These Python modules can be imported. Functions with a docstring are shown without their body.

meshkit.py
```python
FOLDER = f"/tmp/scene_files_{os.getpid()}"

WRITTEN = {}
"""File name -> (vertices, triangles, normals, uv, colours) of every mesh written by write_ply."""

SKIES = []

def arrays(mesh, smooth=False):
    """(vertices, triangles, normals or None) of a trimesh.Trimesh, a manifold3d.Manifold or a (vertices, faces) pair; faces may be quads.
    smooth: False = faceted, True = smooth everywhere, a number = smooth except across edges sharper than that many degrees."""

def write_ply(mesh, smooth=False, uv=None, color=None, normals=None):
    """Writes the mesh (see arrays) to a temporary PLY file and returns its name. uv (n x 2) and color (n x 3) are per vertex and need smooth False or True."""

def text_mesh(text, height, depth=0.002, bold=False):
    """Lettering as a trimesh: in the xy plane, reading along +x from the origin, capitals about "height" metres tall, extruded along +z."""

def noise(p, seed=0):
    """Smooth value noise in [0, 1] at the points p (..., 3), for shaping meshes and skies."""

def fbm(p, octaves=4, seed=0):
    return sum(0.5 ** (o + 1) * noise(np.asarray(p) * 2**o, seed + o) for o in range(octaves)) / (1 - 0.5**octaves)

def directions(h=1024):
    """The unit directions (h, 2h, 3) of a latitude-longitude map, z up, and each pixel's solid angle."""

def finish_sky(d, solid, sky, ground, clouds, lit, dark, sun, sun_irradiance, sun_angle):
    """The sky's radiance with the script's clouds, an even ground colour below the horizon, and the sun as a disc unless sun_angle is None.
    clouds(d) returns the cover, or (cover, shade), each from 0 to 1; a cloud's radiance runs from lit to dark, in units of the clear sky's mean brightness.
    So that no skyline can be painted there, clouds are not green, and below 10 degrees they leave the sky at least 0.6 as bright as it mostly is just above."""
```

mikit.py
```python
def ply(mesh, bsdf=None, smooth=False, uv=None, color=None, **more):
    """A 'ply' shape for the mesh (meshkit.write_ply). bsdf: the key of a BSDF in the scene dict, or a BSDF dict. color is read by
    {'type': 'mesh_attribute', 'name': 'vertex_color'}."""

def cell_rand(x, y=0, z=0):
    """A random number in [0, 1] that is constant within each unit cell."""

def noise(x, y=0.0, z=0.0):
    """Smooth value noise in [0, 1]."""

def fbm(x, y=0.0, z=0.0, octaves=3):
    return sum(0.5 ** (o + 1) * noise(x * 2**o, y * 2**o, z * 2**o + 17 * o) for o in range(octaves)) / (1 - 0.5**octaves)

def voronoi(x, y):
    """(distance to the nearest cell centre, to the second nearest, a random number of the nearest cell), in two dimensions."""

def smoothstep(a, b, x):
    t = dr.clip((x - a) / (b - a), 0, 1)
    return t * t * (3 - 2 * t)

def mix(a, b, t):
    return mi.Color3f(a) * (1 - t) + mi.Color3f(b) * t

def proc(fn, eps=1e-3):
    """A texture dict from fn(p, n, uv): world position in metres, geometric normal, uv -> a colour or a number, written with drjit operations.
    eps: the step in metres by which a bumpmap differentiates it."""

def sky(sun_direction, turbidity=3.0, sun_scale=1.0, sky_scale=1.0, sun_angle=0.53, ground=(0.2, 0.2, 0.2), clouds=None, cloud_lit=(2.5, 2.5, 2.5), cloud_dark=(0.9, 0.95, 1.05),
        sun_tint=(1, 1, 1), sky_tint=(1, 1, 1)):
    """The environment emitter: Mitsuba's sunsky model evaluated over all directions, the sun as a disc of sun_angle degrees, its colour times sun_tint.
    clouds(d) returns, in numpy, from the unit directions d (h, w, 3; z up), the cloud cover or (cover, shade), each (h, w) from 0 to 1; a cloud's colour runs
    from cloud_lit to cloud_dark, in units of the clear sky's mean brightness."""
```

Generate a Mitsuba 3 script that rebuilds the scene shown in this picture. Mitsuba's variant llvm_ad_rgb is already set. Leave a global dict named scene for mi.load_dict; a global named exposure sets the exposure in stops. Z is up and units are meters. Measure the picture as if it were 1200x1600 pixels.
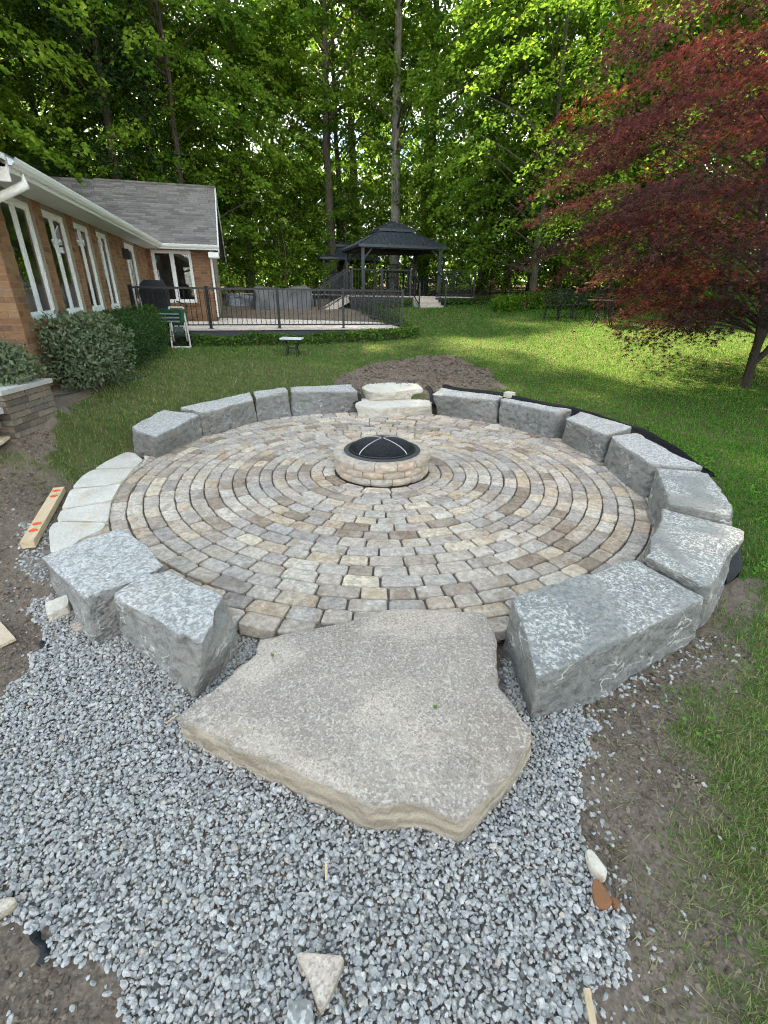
import math
import numpy as np
import mitsuba as mi
import drjit as dr
import mikit
import meshkit
from mikit import noise, fbm, smoothstep, mix
from scipy.interpolate import RBFInterpolator

T = mi.ScalarTransform4f
scene, labels = {}, {}
rng = np.random.default_rng(7)

# ------------------------------------------------------------------ camera, sky, exposure
EYE = np.array([0, 0, 1.8])
PITCH, ROLL = math.radians(25.2), math.radians(0.8)
fw = np.array([0, math.cos(PITCH), -math.sin(PITCH)])
upv = math.cos(ROLL) * np.array([0, math.sin(PITCH), math.cos(PITCH)]) - math.sin(ROLL) * np.array([1.0, 0, 0])
scene['camera'] = {'type': 'perspective', 'fov': 2 * math.degrees(math.atan(600 / 730)), 'fov_axis': 'x',
                   'near_clip': 0.05, 'far_clip': 900.0,
                   'to_world': T().look_at(EYE.tolist(), (EYE + fw).tolist(), upv.tolist())}
SUN = (-0.5931, 0.3288, 0.7349)


def cloud_cover(d):
    z = np.maximum(d[..., 2], 0.04)
    q = np.stack([d[..., 0] / z * 0.9, d[..., 1] / z * 0.9, 0 * z], -1)
    f = meshkit.fbm(q + 3.1, 5, 11)
    c = np.clip((f - 0.41) / 0.14, 0, 1)
    sh = np.clip((meshkit.fbm(q * 1.7 + 9, 4, 4) - 0.4) / 0.3, 0, 1) * 0.6
    return c * 0.95, sh


scene['sky'] = mikit.sky(SUN, turbidity=3, sun_scale=0.8, sun_angle=1.2, sky_scale=1.0, clouds=cloud_cover, cloud_lit=(2.65, 2.55, 2.42), cloud_dark=(1.22, 1.2, 1.17), ground=(0.1, 0.11, 0.07), sky_tint=(1.15, 1.0, 0.80))
exposure = 4.55

# ------------------------------------------------------------------ helpers
_used = {}


def key_for(name, parent=None):
    base = name if parent is None else parent + '__' + name
    k = _used.get(base, 0)
    _used[base] = k + 1
    return base if k == 0 else f'{base}_{k:03d}'


def say(k, label=None, cat=None, group=None, kind=None):
    e = labels.setdefault(k, {})
    for a, b in (('label', label), ('category', cat), ('group', group), ('kind', kind)):
        if b:
            e[a] = b
    return k


def thing(name, label, cat, group=None):
    return say(key_for(name), label, cat, group)


class MB:
    """A mesh that grows: vertices, triangles, one uv pair per vertex (used as random tone numbers)."""

    def __init__(self):
        self.v, self.f, self.u, self.n = [], [], [], 0

    def add(self, v, f, uv=None):
        v = np.asarray(v, float).reshape(-1, 3)
        f = np.asarray(f, int)
        if f.ndim == 2 and f.shape[1] == 4:
            f = np.vstack([f[:, [0, 1, 2]], f[:, [0, 2, 3]]])
        if uv is None:
            uv = rng.random(2)
        uv = np.broadcast_to(np.asarray(uv, float), (len(v), 2))
        self.v.append(v)
        self.f.append(f + self.n)
        self.u.append(uv)
        self.n += len(v)
        return self

    def hexa(self, p, uv=None):
        """8 corners: 4 bottom (ccw from above), 4 top; unshared vertices per face."""
        p = np.asarray(p, float)
        q = [[3, 2, 1, 0], [4, 5, 6, 7], [0, 1, 5, 4], [1, 2, 6, 5], [2, 3, 7, 6], [3, 0, 4, 7]]
        return self.add(p[np.array(q).ravel()], np.arange(24).reshape(6, 4), uv)

    def box(self, lo, hi, fr=None, uv=None):
        x0, y0, z0 = lo
        x1, y1, z1 = hi
        p = np.array([[x0, y0, z0], [x1, y0, z0], [x1, y1, z0], [x0, y1, z0], [x0, y0, z1], [x1, y0, z1], [x1, y1, z1], [x0, y1, z1]], float)
        return self.hexa(p if fr is None else fr(p), uv)

    def bar(self, a, b, w, h, uv=None, up=(0, 0, 1)):
        a, b = np.asarray(a, float), np.asarray(b, float)
        t = b - a
        t /= np.linalg.norm(t)
        s = np.cross(t, up)
        if np.linalg.norm(s) < 1e-3:
            s = np.cross(t, [1, 0, 0])
        s /= np.linalg.norm(s)
        r = np.cross(s, t)
        o = [-s * w / 2 - r * h / 2, s * w / 2 - r * h / 2, s * w / 2 + r * h / 2, -s * w / 2 + r * h / 2]
        p = [a + x for x in o] + [b + x for x in o]
        return self.hexa([p[0], p[1], p[5], p[4], p[3], p[2], p[6], p[7]], uv)

    def tube(self, pts, rad, sides=8, uv=None, cap=True):
        p = np.asarray(pts, float)
        t = np.gradient(p, axis=0)
        t /= np.linalg.norm(t, axis=1, keepdims=True) + 1e-12
        ref = np.array([0, 0, 1.0]) if abs(t[:, 2]).mean() < 0.8 else np.array([1.0, 0, 0])
        a = np.cross(t, ref)
        a /= np.linalg.norm(a, axis=1, keepdims=True) + 1e-12
        b = np.cross(t, a)
        th = np.arange(sides) * 2 * np.pi / sides
        r = np.broadcast_to(rad, (len(p),))
        v = p[:, None] + r[:, None, None] * (np.cos(th)[None, :, None] * a[:, None] + np.sin(th)[None, :, None] * b[:, None])
        i, j = np.meshgrid(np.arange(len(p) - 1), np.arange(sides), indexing='ij')
        q = np.stack([i * sides + j, i * sides + (j + 1) % sides, (i + 1) * sides + (j + 1) % sides, (i + 1) * sides + j], -1).reshape(-1, 4)
        v = v.reshape(-1, 3)
        f = np.vstack([q[:, [0, 1, 2]], q[:, [0, 2, 3]]])
        if cap:
            n = len(v)
            v = np.vstack([v, p[:1], p[-1:]])
            k = np.arange(sides)
            f = np.vstack([f, np.stack([k * 0 + n, (k + 1) % sides, k], 1), np.stack([k * 0 + n + 1, k + (len(p) - 1) * sides, (k + 1) % sides + (len(p) - 1) * sides], 1)])
        return self.add(v, f, uv)

    def lathe(self, prof, center, seg=32, uv=None):
        prof = np.asarray(prof, float)
        th = np.arange(seg) * 2 * np.pi / seg
        v = np.stack([prof[:, None, 0] * np.cos(th), prof[:, None, 0] * np.sin(th), np.broadcast_to(prof[:, None, 1], (len(prof), seg))], -1) + np.asarray(center)
        i, j = np.meshgrid(np.arange(len(prof) - 1), np.arange(seg), indexing='ij')
        q = np.stack([i * seg + j, i * seg + (j + 1) % seg, (i + 1) * seg + (j + 1) % seg, (i + 1) * seg + j], -1).reshape(-1, 4)
        return self.add(v.reshape(-1, 3), q, uv)

    def arrays(self):
        return np.vstack(self.v), np.vstack(self.f), np.vstack(self.u)

    def dict(self, bsdf, smooth=False, **more):
        v, f, u = self.arrays()
        return mikit.ply((v, f), bsdf, smooth, uv=u, **more)

    def put(self, name, bsdf, parent=None, smooth=False):
        k = key_for(name, parent)
        scene[k] = self.dict(bsdf, smooth)
        return k


def sstep(a, b, x):
    t = np.clip((x - a) / (b - a), 0, 1)
    return t * t * (3 - 2 * t)


def nz(p, s=1.0, o=3, seed=0):
    """fbm in [-1, 1] at points."""
    p = np.asarray(p, float)
    if p.shape[-1] == 2:
        p = np.concatenate([p, np.zeros(p.shape[:-1] + (1,))], -1)
    return 2 * meshkit.fbm(p * s + 37.3, o, seed) - 1


def polydist(pts, poly):
    """signed distance to a polygon, negative inside."""
    p = np.asarray(pts, float)[:, None, :2]
    a = np.asarray(poly, float)
    b = np.roll(a, -1, 0)
    e = b - a
    w = p - a[None]
    t = np.clip((w * e).sum(-1) / (e * e).sum(-1), 0, 1)
    dmin = np.linalg.norm(w - e * t[..., None], axis=-1).min(1)
    y = p[..., 1]
    c = (a[None, :, 1] > y) != (b[None, :, 1] > y)
    xi = a[None, :, 0] + (y - a[None, :, 1]) / np.where(e[None, :, 1] == 0, 1e-9, e[None, :, 1]) * e[None, :, 0]
    inside = (c & (p[..., 0] < xi)).sum(1) % 2 == 1
    return np.where(inside, -dmin, dmin)


# ------------------------------------------------------------------ materials
def mat(name, fn=None, rough=0.8, spec=0.3, bump=None, bscale=1.0, eps=2e-3, two=True, **more):
    b = {'type': 'principled', 'base_color': fn if isinstance(fn, dict) else mikit.proc(fn), 'roughness': rough, 'specular': spec, **more}
    if bump is not None:
        b = {'type': 'bumpmap', 'arbitrary': mikit.proc(bump, eps), 'scale': bscale, 'bsdf': b}
    scene[name] = {'type': 'twosided', 'bsdf': b} if two else b


def rgb(*c):
    return {'type': 'rgb', 'value': list(c)}


def pal(t, *cols):
    """Piecewise blend through colours by t in [0, 1]."""
    out = mi.Color3f(cols[0])
    n = len(cols) - 1
    for i in range(n):
        out = mix(out, cols[i + 1], dr.clip(t * n - i, 0, 1))
    return out


def paver_col(p, n, uv):
    base = pal(uv.x, (.25, .195, .145), (.38, .325, .265), (.43, .365, .29), (.36, .325, .285), (.50, .44, .355), (.29, .255, .225), (.46, .41, .345), (.40, .315, .225), (.54, .465, .35))
    f = fbm(p.x * 44 + uv.y * 50, p.y * 44, p.z * 44, 3)
    g = noise(p.x * 160, p.y * 160, p.z * 160)
    stain = smoothstep(.52, .72, fbm(p.x * 9 + uv.y * 9, p.y * 9, 0, 2))
    c = base * (.56 + .88 * f) * (.80 + .40 * g)
    return mix(c, c * mi.Color3f(.72, .62, .52), stain * .55)


mat('m_paver', paver_col, .82, .3, bump=lambda p, n, uv: fbm(p.x * 55 + uv.y * 30, p.y * 55, p.z * 55, 3), bscale=.006)


def armour_col(p, n, uv):
    q = mi.Point3f(p.x + uv.x * 20, p.y, p.z)
    f = fbm(q.x * 5, q.y * 5, q.z * 5, 3)
    base = mix((.19, .195, .188), (.31, .315, .30), f)
    base = mix(base, (.31, .29, .26), smoothstep(.5, .72, noise(q.x * 2.6 + 5, q.y * 2.6, q.z * 2.6)) * .35)
    # pale veins on the split faces, mottled weathered crust on the bed face
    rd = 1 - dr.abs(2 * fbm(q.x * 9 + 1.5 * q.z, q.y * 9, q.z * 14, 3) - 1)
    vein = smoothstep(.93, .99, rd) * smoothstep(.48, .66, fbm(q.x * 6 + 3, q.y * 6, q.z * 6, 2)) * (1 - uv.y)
    base = base * (1 - .34 * (1 - uv.y)) * (1 - .25 * (1 - uv.y) * smoothstep(.45, .7, fbm(q.x * 15, q.y * 15, q.z * 22, 3)))  # even darkening of the sides is painted shade; the patches are rock tone
    c = mix(base, (.50, .50, .48), vein * .6)
    sp = smoothstep(.47, .60, fbm(q.x * 85 + 11, q.y * 85, q.z * 85, 3)) * smoothstep(.34, .62, fbm(q.x * 3.3, q.y * 3.3, 4, 2) + .12)
    crust = mix(c * .92, (.52, .53, .515), sp * .75)
    crust = mix(crust, (.17, .185, .19), smoothstep(.58, .66, noise(q.x * 48, q.y * 48, q.z * 48)) * .6)
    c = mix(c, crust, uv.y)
    return c * mi.Color3f(1.03, 1.0, .95) * (.78 + .44 * noise(q.x * 120, q.y * 120, q.z * 120))


def rock_bump(p, n, uv):
    return fbm(p.x * 24 + uv.x * 20, p.y * 24, p.z * 24, 4) * (1.7 - .9 * uv.y)


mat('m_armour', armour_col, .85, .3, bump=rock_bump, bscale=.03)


def pale_armour_col(p, n, uv):
    q = mi.Point3f(p.x + uv.x * 20, p.y, p.z)
    f = fbm(q.x * 5, q.y * 5, q.z * 5, 3)
    c = mix((.255, .255, .248), (.375, .372, .36), f)
    c = mix(c, (.36, .335, .295), smoothstep(.5, .72, noise(q.x * 2.6 + 5, q.y * 2.6, q.z * 2.6)) * .35)
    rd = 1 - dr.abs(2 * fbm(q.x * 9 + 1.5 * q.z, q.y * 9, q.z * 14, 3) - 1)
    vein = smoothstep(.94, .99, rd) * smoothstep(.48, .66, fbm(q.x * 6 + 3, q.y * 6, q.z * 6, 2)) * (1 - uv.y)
    c = c * (1 - .34 * (1 - uv.y)) * (1 - .28 * (1 - uv.y) * smoothstep(.45, .7, fbm(q.x * 15, q.y * 15, q.z * 22, 3)))  # sides get shade put into the colour, besides patchy rock tone
    c = mix(c, (.52, .52, .50), vein * .55)
    g = fbm(q.x * 70, q.y * 70, q.z * 70, 3)
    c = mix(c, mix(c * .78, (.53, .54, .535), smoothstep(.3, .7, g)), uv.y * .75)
    return c * mi.Color3f(1.03, 1.0, .95) * (.78 + .44 * noise(q.x * 150, q.y * 150, q.z * 150))


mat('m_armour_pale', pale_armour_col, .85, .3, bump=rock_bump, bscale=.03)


def slab_col(p, n, uv):
    f = fbm(p.x * 3.1, p.y * 3.1, p.z * 3, 3)
    c = mix((.315, .267, .225), (.44, .37, .297), smoothstep(.34, .66, f))
    c = mix(c, (.25, .20, .155), smoothstep(.55, .75, fbm(p.x * 2.2 + 7, p.y * 2.2, 3, 3)) * .55)
    c = mix(c, (.52, .475, .395), smoothstep(.50, .68, fbm(p.x * 105, p.y * 105, p.z * 105, 2)) * .62)
    c = mix(c, (.17, .145, .125), smoothstep(.54, .70, fbm(p.x * 120 + 9, p.y * 120, p.z * 120, 2)) * .5)
    c = mix(c, (.20, .16, .12), smoothstep(.63, .74, fbm(p.x * 11 + 3, p.y * 11, p.z * 11, 3)) * .45)
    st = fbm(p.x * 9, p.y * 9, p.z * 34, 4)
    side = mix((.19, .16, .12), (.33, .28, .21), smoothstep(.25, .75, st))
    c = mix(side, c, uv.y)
    return c * (.8 + .4 * noise(p.x * 190, p.y * 190, p.z * 190))


mat('m_slab', slab_col, .85, .25, bump=lambda p, n, uv: fbm(p.x * 40, p.y * 40, p.z * 40, 3), bscale=.008)


def cream_col(p, n, uv):
    f = fbm(p.x * 7 + uv.x * 30, p.y * 7, p.z * 7, 3)
    c = mix((.45, .415, .345), (.61, .575, .50), f)
    c = mix(c, (.44, .35, .24), smoothstep(.6, .8, fbm(p.x * 5 + 4 + uv.x * 9, p.y * 5, p.z * 9, 3)) * .6)
    c = mix(mix(c, (.42, .36, .27), .55 * smoothstep(.35, .6, noise(p.x * 14, p.y * 14, p.z * 30))), c, uv.y)
    return c * (.86 + .28 * noise(p.x * 110, p.y * 110, p.z * 110))


mat('m_cream', cream_col, .85, .25, bump=lambda p, n, uv: fbm(p.x * 28, p.y * 28, p.z * 28, 3), bscale=.012)


def gravel_col(p, n, uv):
    c = pal(uv.x, (.31, .31, .295), (.43, .43, .41), (.475, .475, .455), (.41, .405, .38), (.53, .525, .495), (.46, .44, .395), (.38, .385, .37), (.57, .565, .535), (.48, .42, .34))
    return c * (.54 + .48 * fbm(p.x * 110, p.y * 110, p.z * 110, 2))


mat('m_gravel', gravel_col, .8, .3)


def ground_col(p, n, uv):
    f = fbm(p.x * 2.3, p.y * 2.3, 0, 3)
    g = fbm(p.x * 21, p.y * 21, 0, 3)
    soil = mix((.085, .066, .049), (.185, .148, .112), f * .6 + g * .5)
    soil = mix(soil, (.28, .24, .19), smoothstep(.64, .74, noise(p.x * 120, p.y * 120)) * .22)
    turf = mix((.045, .060, .018), (.10, .105, .040), fbm(p.x * 9, p.y * 9, 0, 3))
    c = mix(soil, turf, smoothstep(.25, .75, uv.x + .5 * (g - .5)))
    c = mix(c, mix((.16, .16, .152), (.24, .235, .215), g), smoothstep(.86, 1.08, uv.y + .9 * (fbm(p.x * 45, p.y * 45, 3, 2) - .5)) * .85)
    return c * (.8 + .4 * noise(p.x * 130, p.y * 130))


mat('m_ground', ground_col, .95, .1, bump=lambda p, n, uv: fbm(p.x * 30, p.y * 30, 0, 3), bscale=.02)
mat('m_joint', lambda p, n, uv: mix((.075, .066, .056), (.15, .13, .11), fbm(p.x * 50, p.y * 50, 0, 2)), .95, .1)


def leafy(name, fn, rough=.5, trans=.9, spec=.5):
    scene[name] = {'type': 'principledthin', 'base_color': mikit.proc(fn), 'roughness': rough, 'diff_trans': trans, 'eta': 1.48 if 'red' in name else 1.38, 'spec_trans': 0.0, 'sheen': 0.0}


leafy('m_grass', lambda p, n, uv: mix(mix((.062, .175, .022), (.135, .300, .042), uv.y), mix((.20, .20, .07), (.42, .37, .21), uv.y), uv.x), .6, .7)
leafy('m_leaf', lambda p, n, uv: pal(uv.x, (.065, .145, .020), (.118, .225, .026), (.185, .315, .034), (.28, .42, .050)) * (.75 + .5 * uv.y), .45, 1.05)
leafy('m_leaf_dark', lambda p, n, uv: mix((.034, .072, .026), (.065, .125, .042), uv.x) * (.75 + .5 * uv.y), .5, .8)
leafy('m_leaf_red', lambda p, n, uv: pal(uv.y, (.046, .028, .027), (.062, .028, .030), (.088, .027, .027), (.13, .034, .018), (.062, .046, .024)) * (.6 + .8 * uv.x), .24, .65)
leafy('m_leaf_bush', lambda p, n, uv: mix((.075, .11, .055), (.18, .225, .13), uv.x) * (.75 + .5 * uv.y), .35, .5)
leafy('m_leaf_cover', lambda p, n, uv: mix((.055, .12, .025), (.13, .22, .045), uv.x) * (.75 + .5 * uv.y), .4, .7)
mat('m_bark', lambda p, n, uv: mix((.055, .045, .035), (.15, .13, .105), fbm(p.x * 18, p.y * 18, p.z * 3.5, 3)) * (.7 + .6 * uv.x), .95, .1)
mat('m_bark_dark', rgb(.045, .038, .030), .9, .2)
mat('m_bark_pale', lambda p, n, uv: mix((.17, .16, .135), (.40, .38, .335), fbm(p.x * 14, p.y * 14, p.z * 3, 3)), .95, .1)


def brick_col(p, n, uv):
    c = pal(uv.x, (.24, .125, .065), (.31, .165, .085), (.36, .20, .10), (.27, .14, .08), (.38, .235, .13), (.20, .11, .07), (.33, .18, .09))
    return c * (.54 + .30 * fbm(p.x * 40, p.y * 40, p.z * 40, 2))


mat('m_brick', brick_col, .9, .15)
mat('m_mortar', rgb(.25, .215, .17), .95, .1)
mat('m_white', rgb(.74, .76, .74), .45, .4)
mat('m_soffit', rgb(.62, .63, .60), .6, .3)
mat('m_shingle', lambda p, n, uv: mix((.125, .115, .108), (.215, .20, .188), uv.x) * (.75 + .5 * noise(p.x * 90, p.y * 90, p.z * 90)), .9, .2)
mat('m_black', rgb(.018, .019, .021), .45, .5)
mat('m_gazebo', rgb(.030, .036, .046), .45, .5)
mat('m_roofmetal', rgb(.075, .088, .108), .32, .5, metallic=.35)
mat('m_siding', rgb(.055, .06, .068), .7, .3)
mat('m_deck', lambda p, n, uv: mix((.46, .395, .335), (.59, .515, .445), uv.x) * (.85 + .3 * fbm(p.x * 12, p.y * 12, p.z, 2)), .75, .25)
mat('m_tarp', rgb(.13, .133, .135), .5, .4)
mat('m_tarp_pale', rgb(.22, .24, .27), .5, .4)
mat('m_dark', rgb(.02, .021, .022), .8, .2)
mat('m_fabric', rgb(.017, .018, .02), .75, .3)
mat('m_steel', rgb(.17, .18, .20), .38, .5, metallic=.8)
mat('m_strap', rgb(.50, .50, .49), .4, .5, metallic=.6)
mat('m_wire', rgb(.016, .016, .017), .5, .5)
mat('m_plastic', rgb(.44, .42, .39), .5, .4)
mat('m_green', rgb(.018, .07, .030), .45, .5)
mat('m_marble', rgb(.62, .64, .64), .35, .5)
mat('m_hose', rgb(.045, .075, .060), .5, .4)


def wood_col(p, n, uv):
    a = uv.x * 6.28
    w = fbm(p.x * 60 + p.y * 8, p.y * 8 + p.x * 3, p.z * 60, 3)
    return mix((.42, .31, .18), (.62, .49, .32), w) * (.85 + .3 * uv.y)


mat('m_lumber', wood_col, .8, .25)
mat('m_ply', lambda p, n, uv: mix(mix((.45, .34, .22), (.60, .49, .35), fbm(p.x * 9, p.y * 40, 0, 3)), (.30, .22, .15), smoothstep(.5, .7, fbm(p.x * 3 + 2, p.y * 3, 0, 3)) * .8), .85, .2)
mat('m_spray', rgb(.78, .10, .03), .7, .3)
mat('m_retain', lambda p, n, uv: pal(uv.x, (.09, .075, .06), (.15, .12, .09), (.19, .155, .12), (.12, .105, .09)) * (.7 + .6 * fbm(p.x * 30, p.y * 30, p.z * 30, 3)), .9, .2)
mat('m_cap', rgb(.36, .35, .32), .85, .2)
mat('m_ash', rgb(.04, .038, .036), .95, .1)
mat('m_rust', rgb(.20, .095, .045), .85, .2)
mat('m_interior', rgb(.10, .095, .085), .9, .1)
scene['m_glass'] = {'type': 'thindielectric', 'int_ior': 1.52}

# ------------------------------------------------------------------ frames and layout
P1 = np.array([-4.39, 6.29])                       # a point of the long house wall; s runs along it, o away from it
DV = np.array([-.27, .963]) / np.hypot(.27, .963)
NV = np.array([DV[1], -DV[0]])


def HF(p):
    p = np.atleast_2d(np.asarray(p, float))
    return np.column_stack([P1[0] + DV[0] * p[:, 0] + NV[0] * p[:, 1], P1[1] + DV[1] * p[:, 0] + NV[1] * p[:, 1], p[:, 2]])


def hf(s, o, z):
    return HF([[s, o, z]])[0]


PC = np.array([-.03, 4.92])                        # centre of the round patio
CTRL = np.array([
    [-3.75, 5.2, .62], [-3.6, 4.5, .34], [-3.45, 5.45, .16], [-3.3, 4.3, -.03], [-3.25, 4.75, .0], [-3.2, 5.1, .0], [-4.4, 6.6, .64], [-5.2, 9, .64], [-5.9, 11.8, .60], [-3.1, 5.95, .20], [-2.5, 7.1, .28], [-1.7, 8.1, .31],
    [-.5, 8.6, .33], [.6, 8.9, .34], [0, 10.2, .41], [1.6, 10.4, .42], [-2.1, 11, .46], [-4.8, 12.1, .56], [-2.7, 12.7, .6], [-.1, 13.4, .68], [.6, 13.8, .74],
    [1.1, 8.3, .31], [2.1, 7.5, .28], [2.95, 6.6, .25], [3.4, 5.6, .19], [3.45, 4.5, .10], [3.25, 3.6, .02], [3.0, 2.9, -.05], [2.3, 2.0, -.09], [1.5, 1.5, -.115], [.9, 1.2, -.125],
    [6.2, 8.4, .34], [5, 5.5, .14], [4.2, 3, -.03], [3, 1, -.10], [6, 2, -.05], [5.7, 17, 1.2], [2.2, 15.5, .92], [1.7, 18.2, 1.2], [4, 12, .66], [8, 13, .8],
    [-3.1, 3.7, -.05], [-2.7, 2.6, -.11], [-4.2, 3.4, .02], [-4.4, 2, -.06], [-2, 1, -.13], [0, .5, -.13], [0, -2.5, -.13], [-4, -2, -.12], [4, -2, -.12],
    [0, 24, 1.5], [-9, 22, 1.2], [10, 24, 1.7], [0, 40, 2.4], [-25, 30, 1.6], [25, 30, 2.2], [-25, 0, .2], [25, 0, .2], [0, -25, -.2], [-12, 12, .7], [12, 10, .7],
    [0, 4.9, -.14], [1.6, 4.9, -.14], [-1.6, 4.9, -.14], [0, 6.6, -.14], [0, 3.3, -.14], [1.3, 6.4, -.12], [-1.3, 6.4, -.12], [1.4, 3.2, -.13], [-1.5, 3.4, -.13], [0, 1.6, -.13], [-1.2, 1.6, -.13]])
_rbf = RBFInterpolator(CTRL[:, :2], CTRL[:, 2], kernel='linear', smoothing=.002)


def ground_base(xy):
    xy = np.atleast_2d(np.asarray(xy, float))
    c = np.clip(xy, [-40, -30], [40, 48])
    z = _rbf(c)
    r = np.hypot(xy[:, 0] - PC[0], xy[:, 1] - PC[1])
    inside = 1 - sstep(2.95, 3.2, r)
    front = (xy[:, 1] < 2.6)
    z = np.where(front, z, np.minimum(z, z * (1 - inside) - .14 * inside))
    return z


DIRT = [(-.85, 8.3), (-.75, 9.0), (-.1, 10.3), (.9, 11.1), (1.5, 11.2), (1.9, 9.6), (2.0, 8.2), (1.2, 8.0)]
GRAVEL = [(-2.35, 2.55), (-2.05, 2.7), (-1.3, 2.6), (-.5, 2.4), (.2, 2.2), (.9, 2.0), (1.05, 1.62), (.84, 1.28), (.79, 1.05), (.84, .84), (.78, .72), (.62, .6), (.5, .3), (-.5, .3), (-.75, .62), (-.93, .7), (-1.1, .78), (-1.3, .84), (-1.9, .9), (-1.85, 1.5), (-1.95, 1.9), (-2.02, 2.2)]
GRAVEL2 = [(-2.25, 2.65), (-2.0, 3.0), (-2.62, 3.4), (-3.0, 3.72), (-3.15, 3.6), (-2.75, 2.95)]


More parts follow.
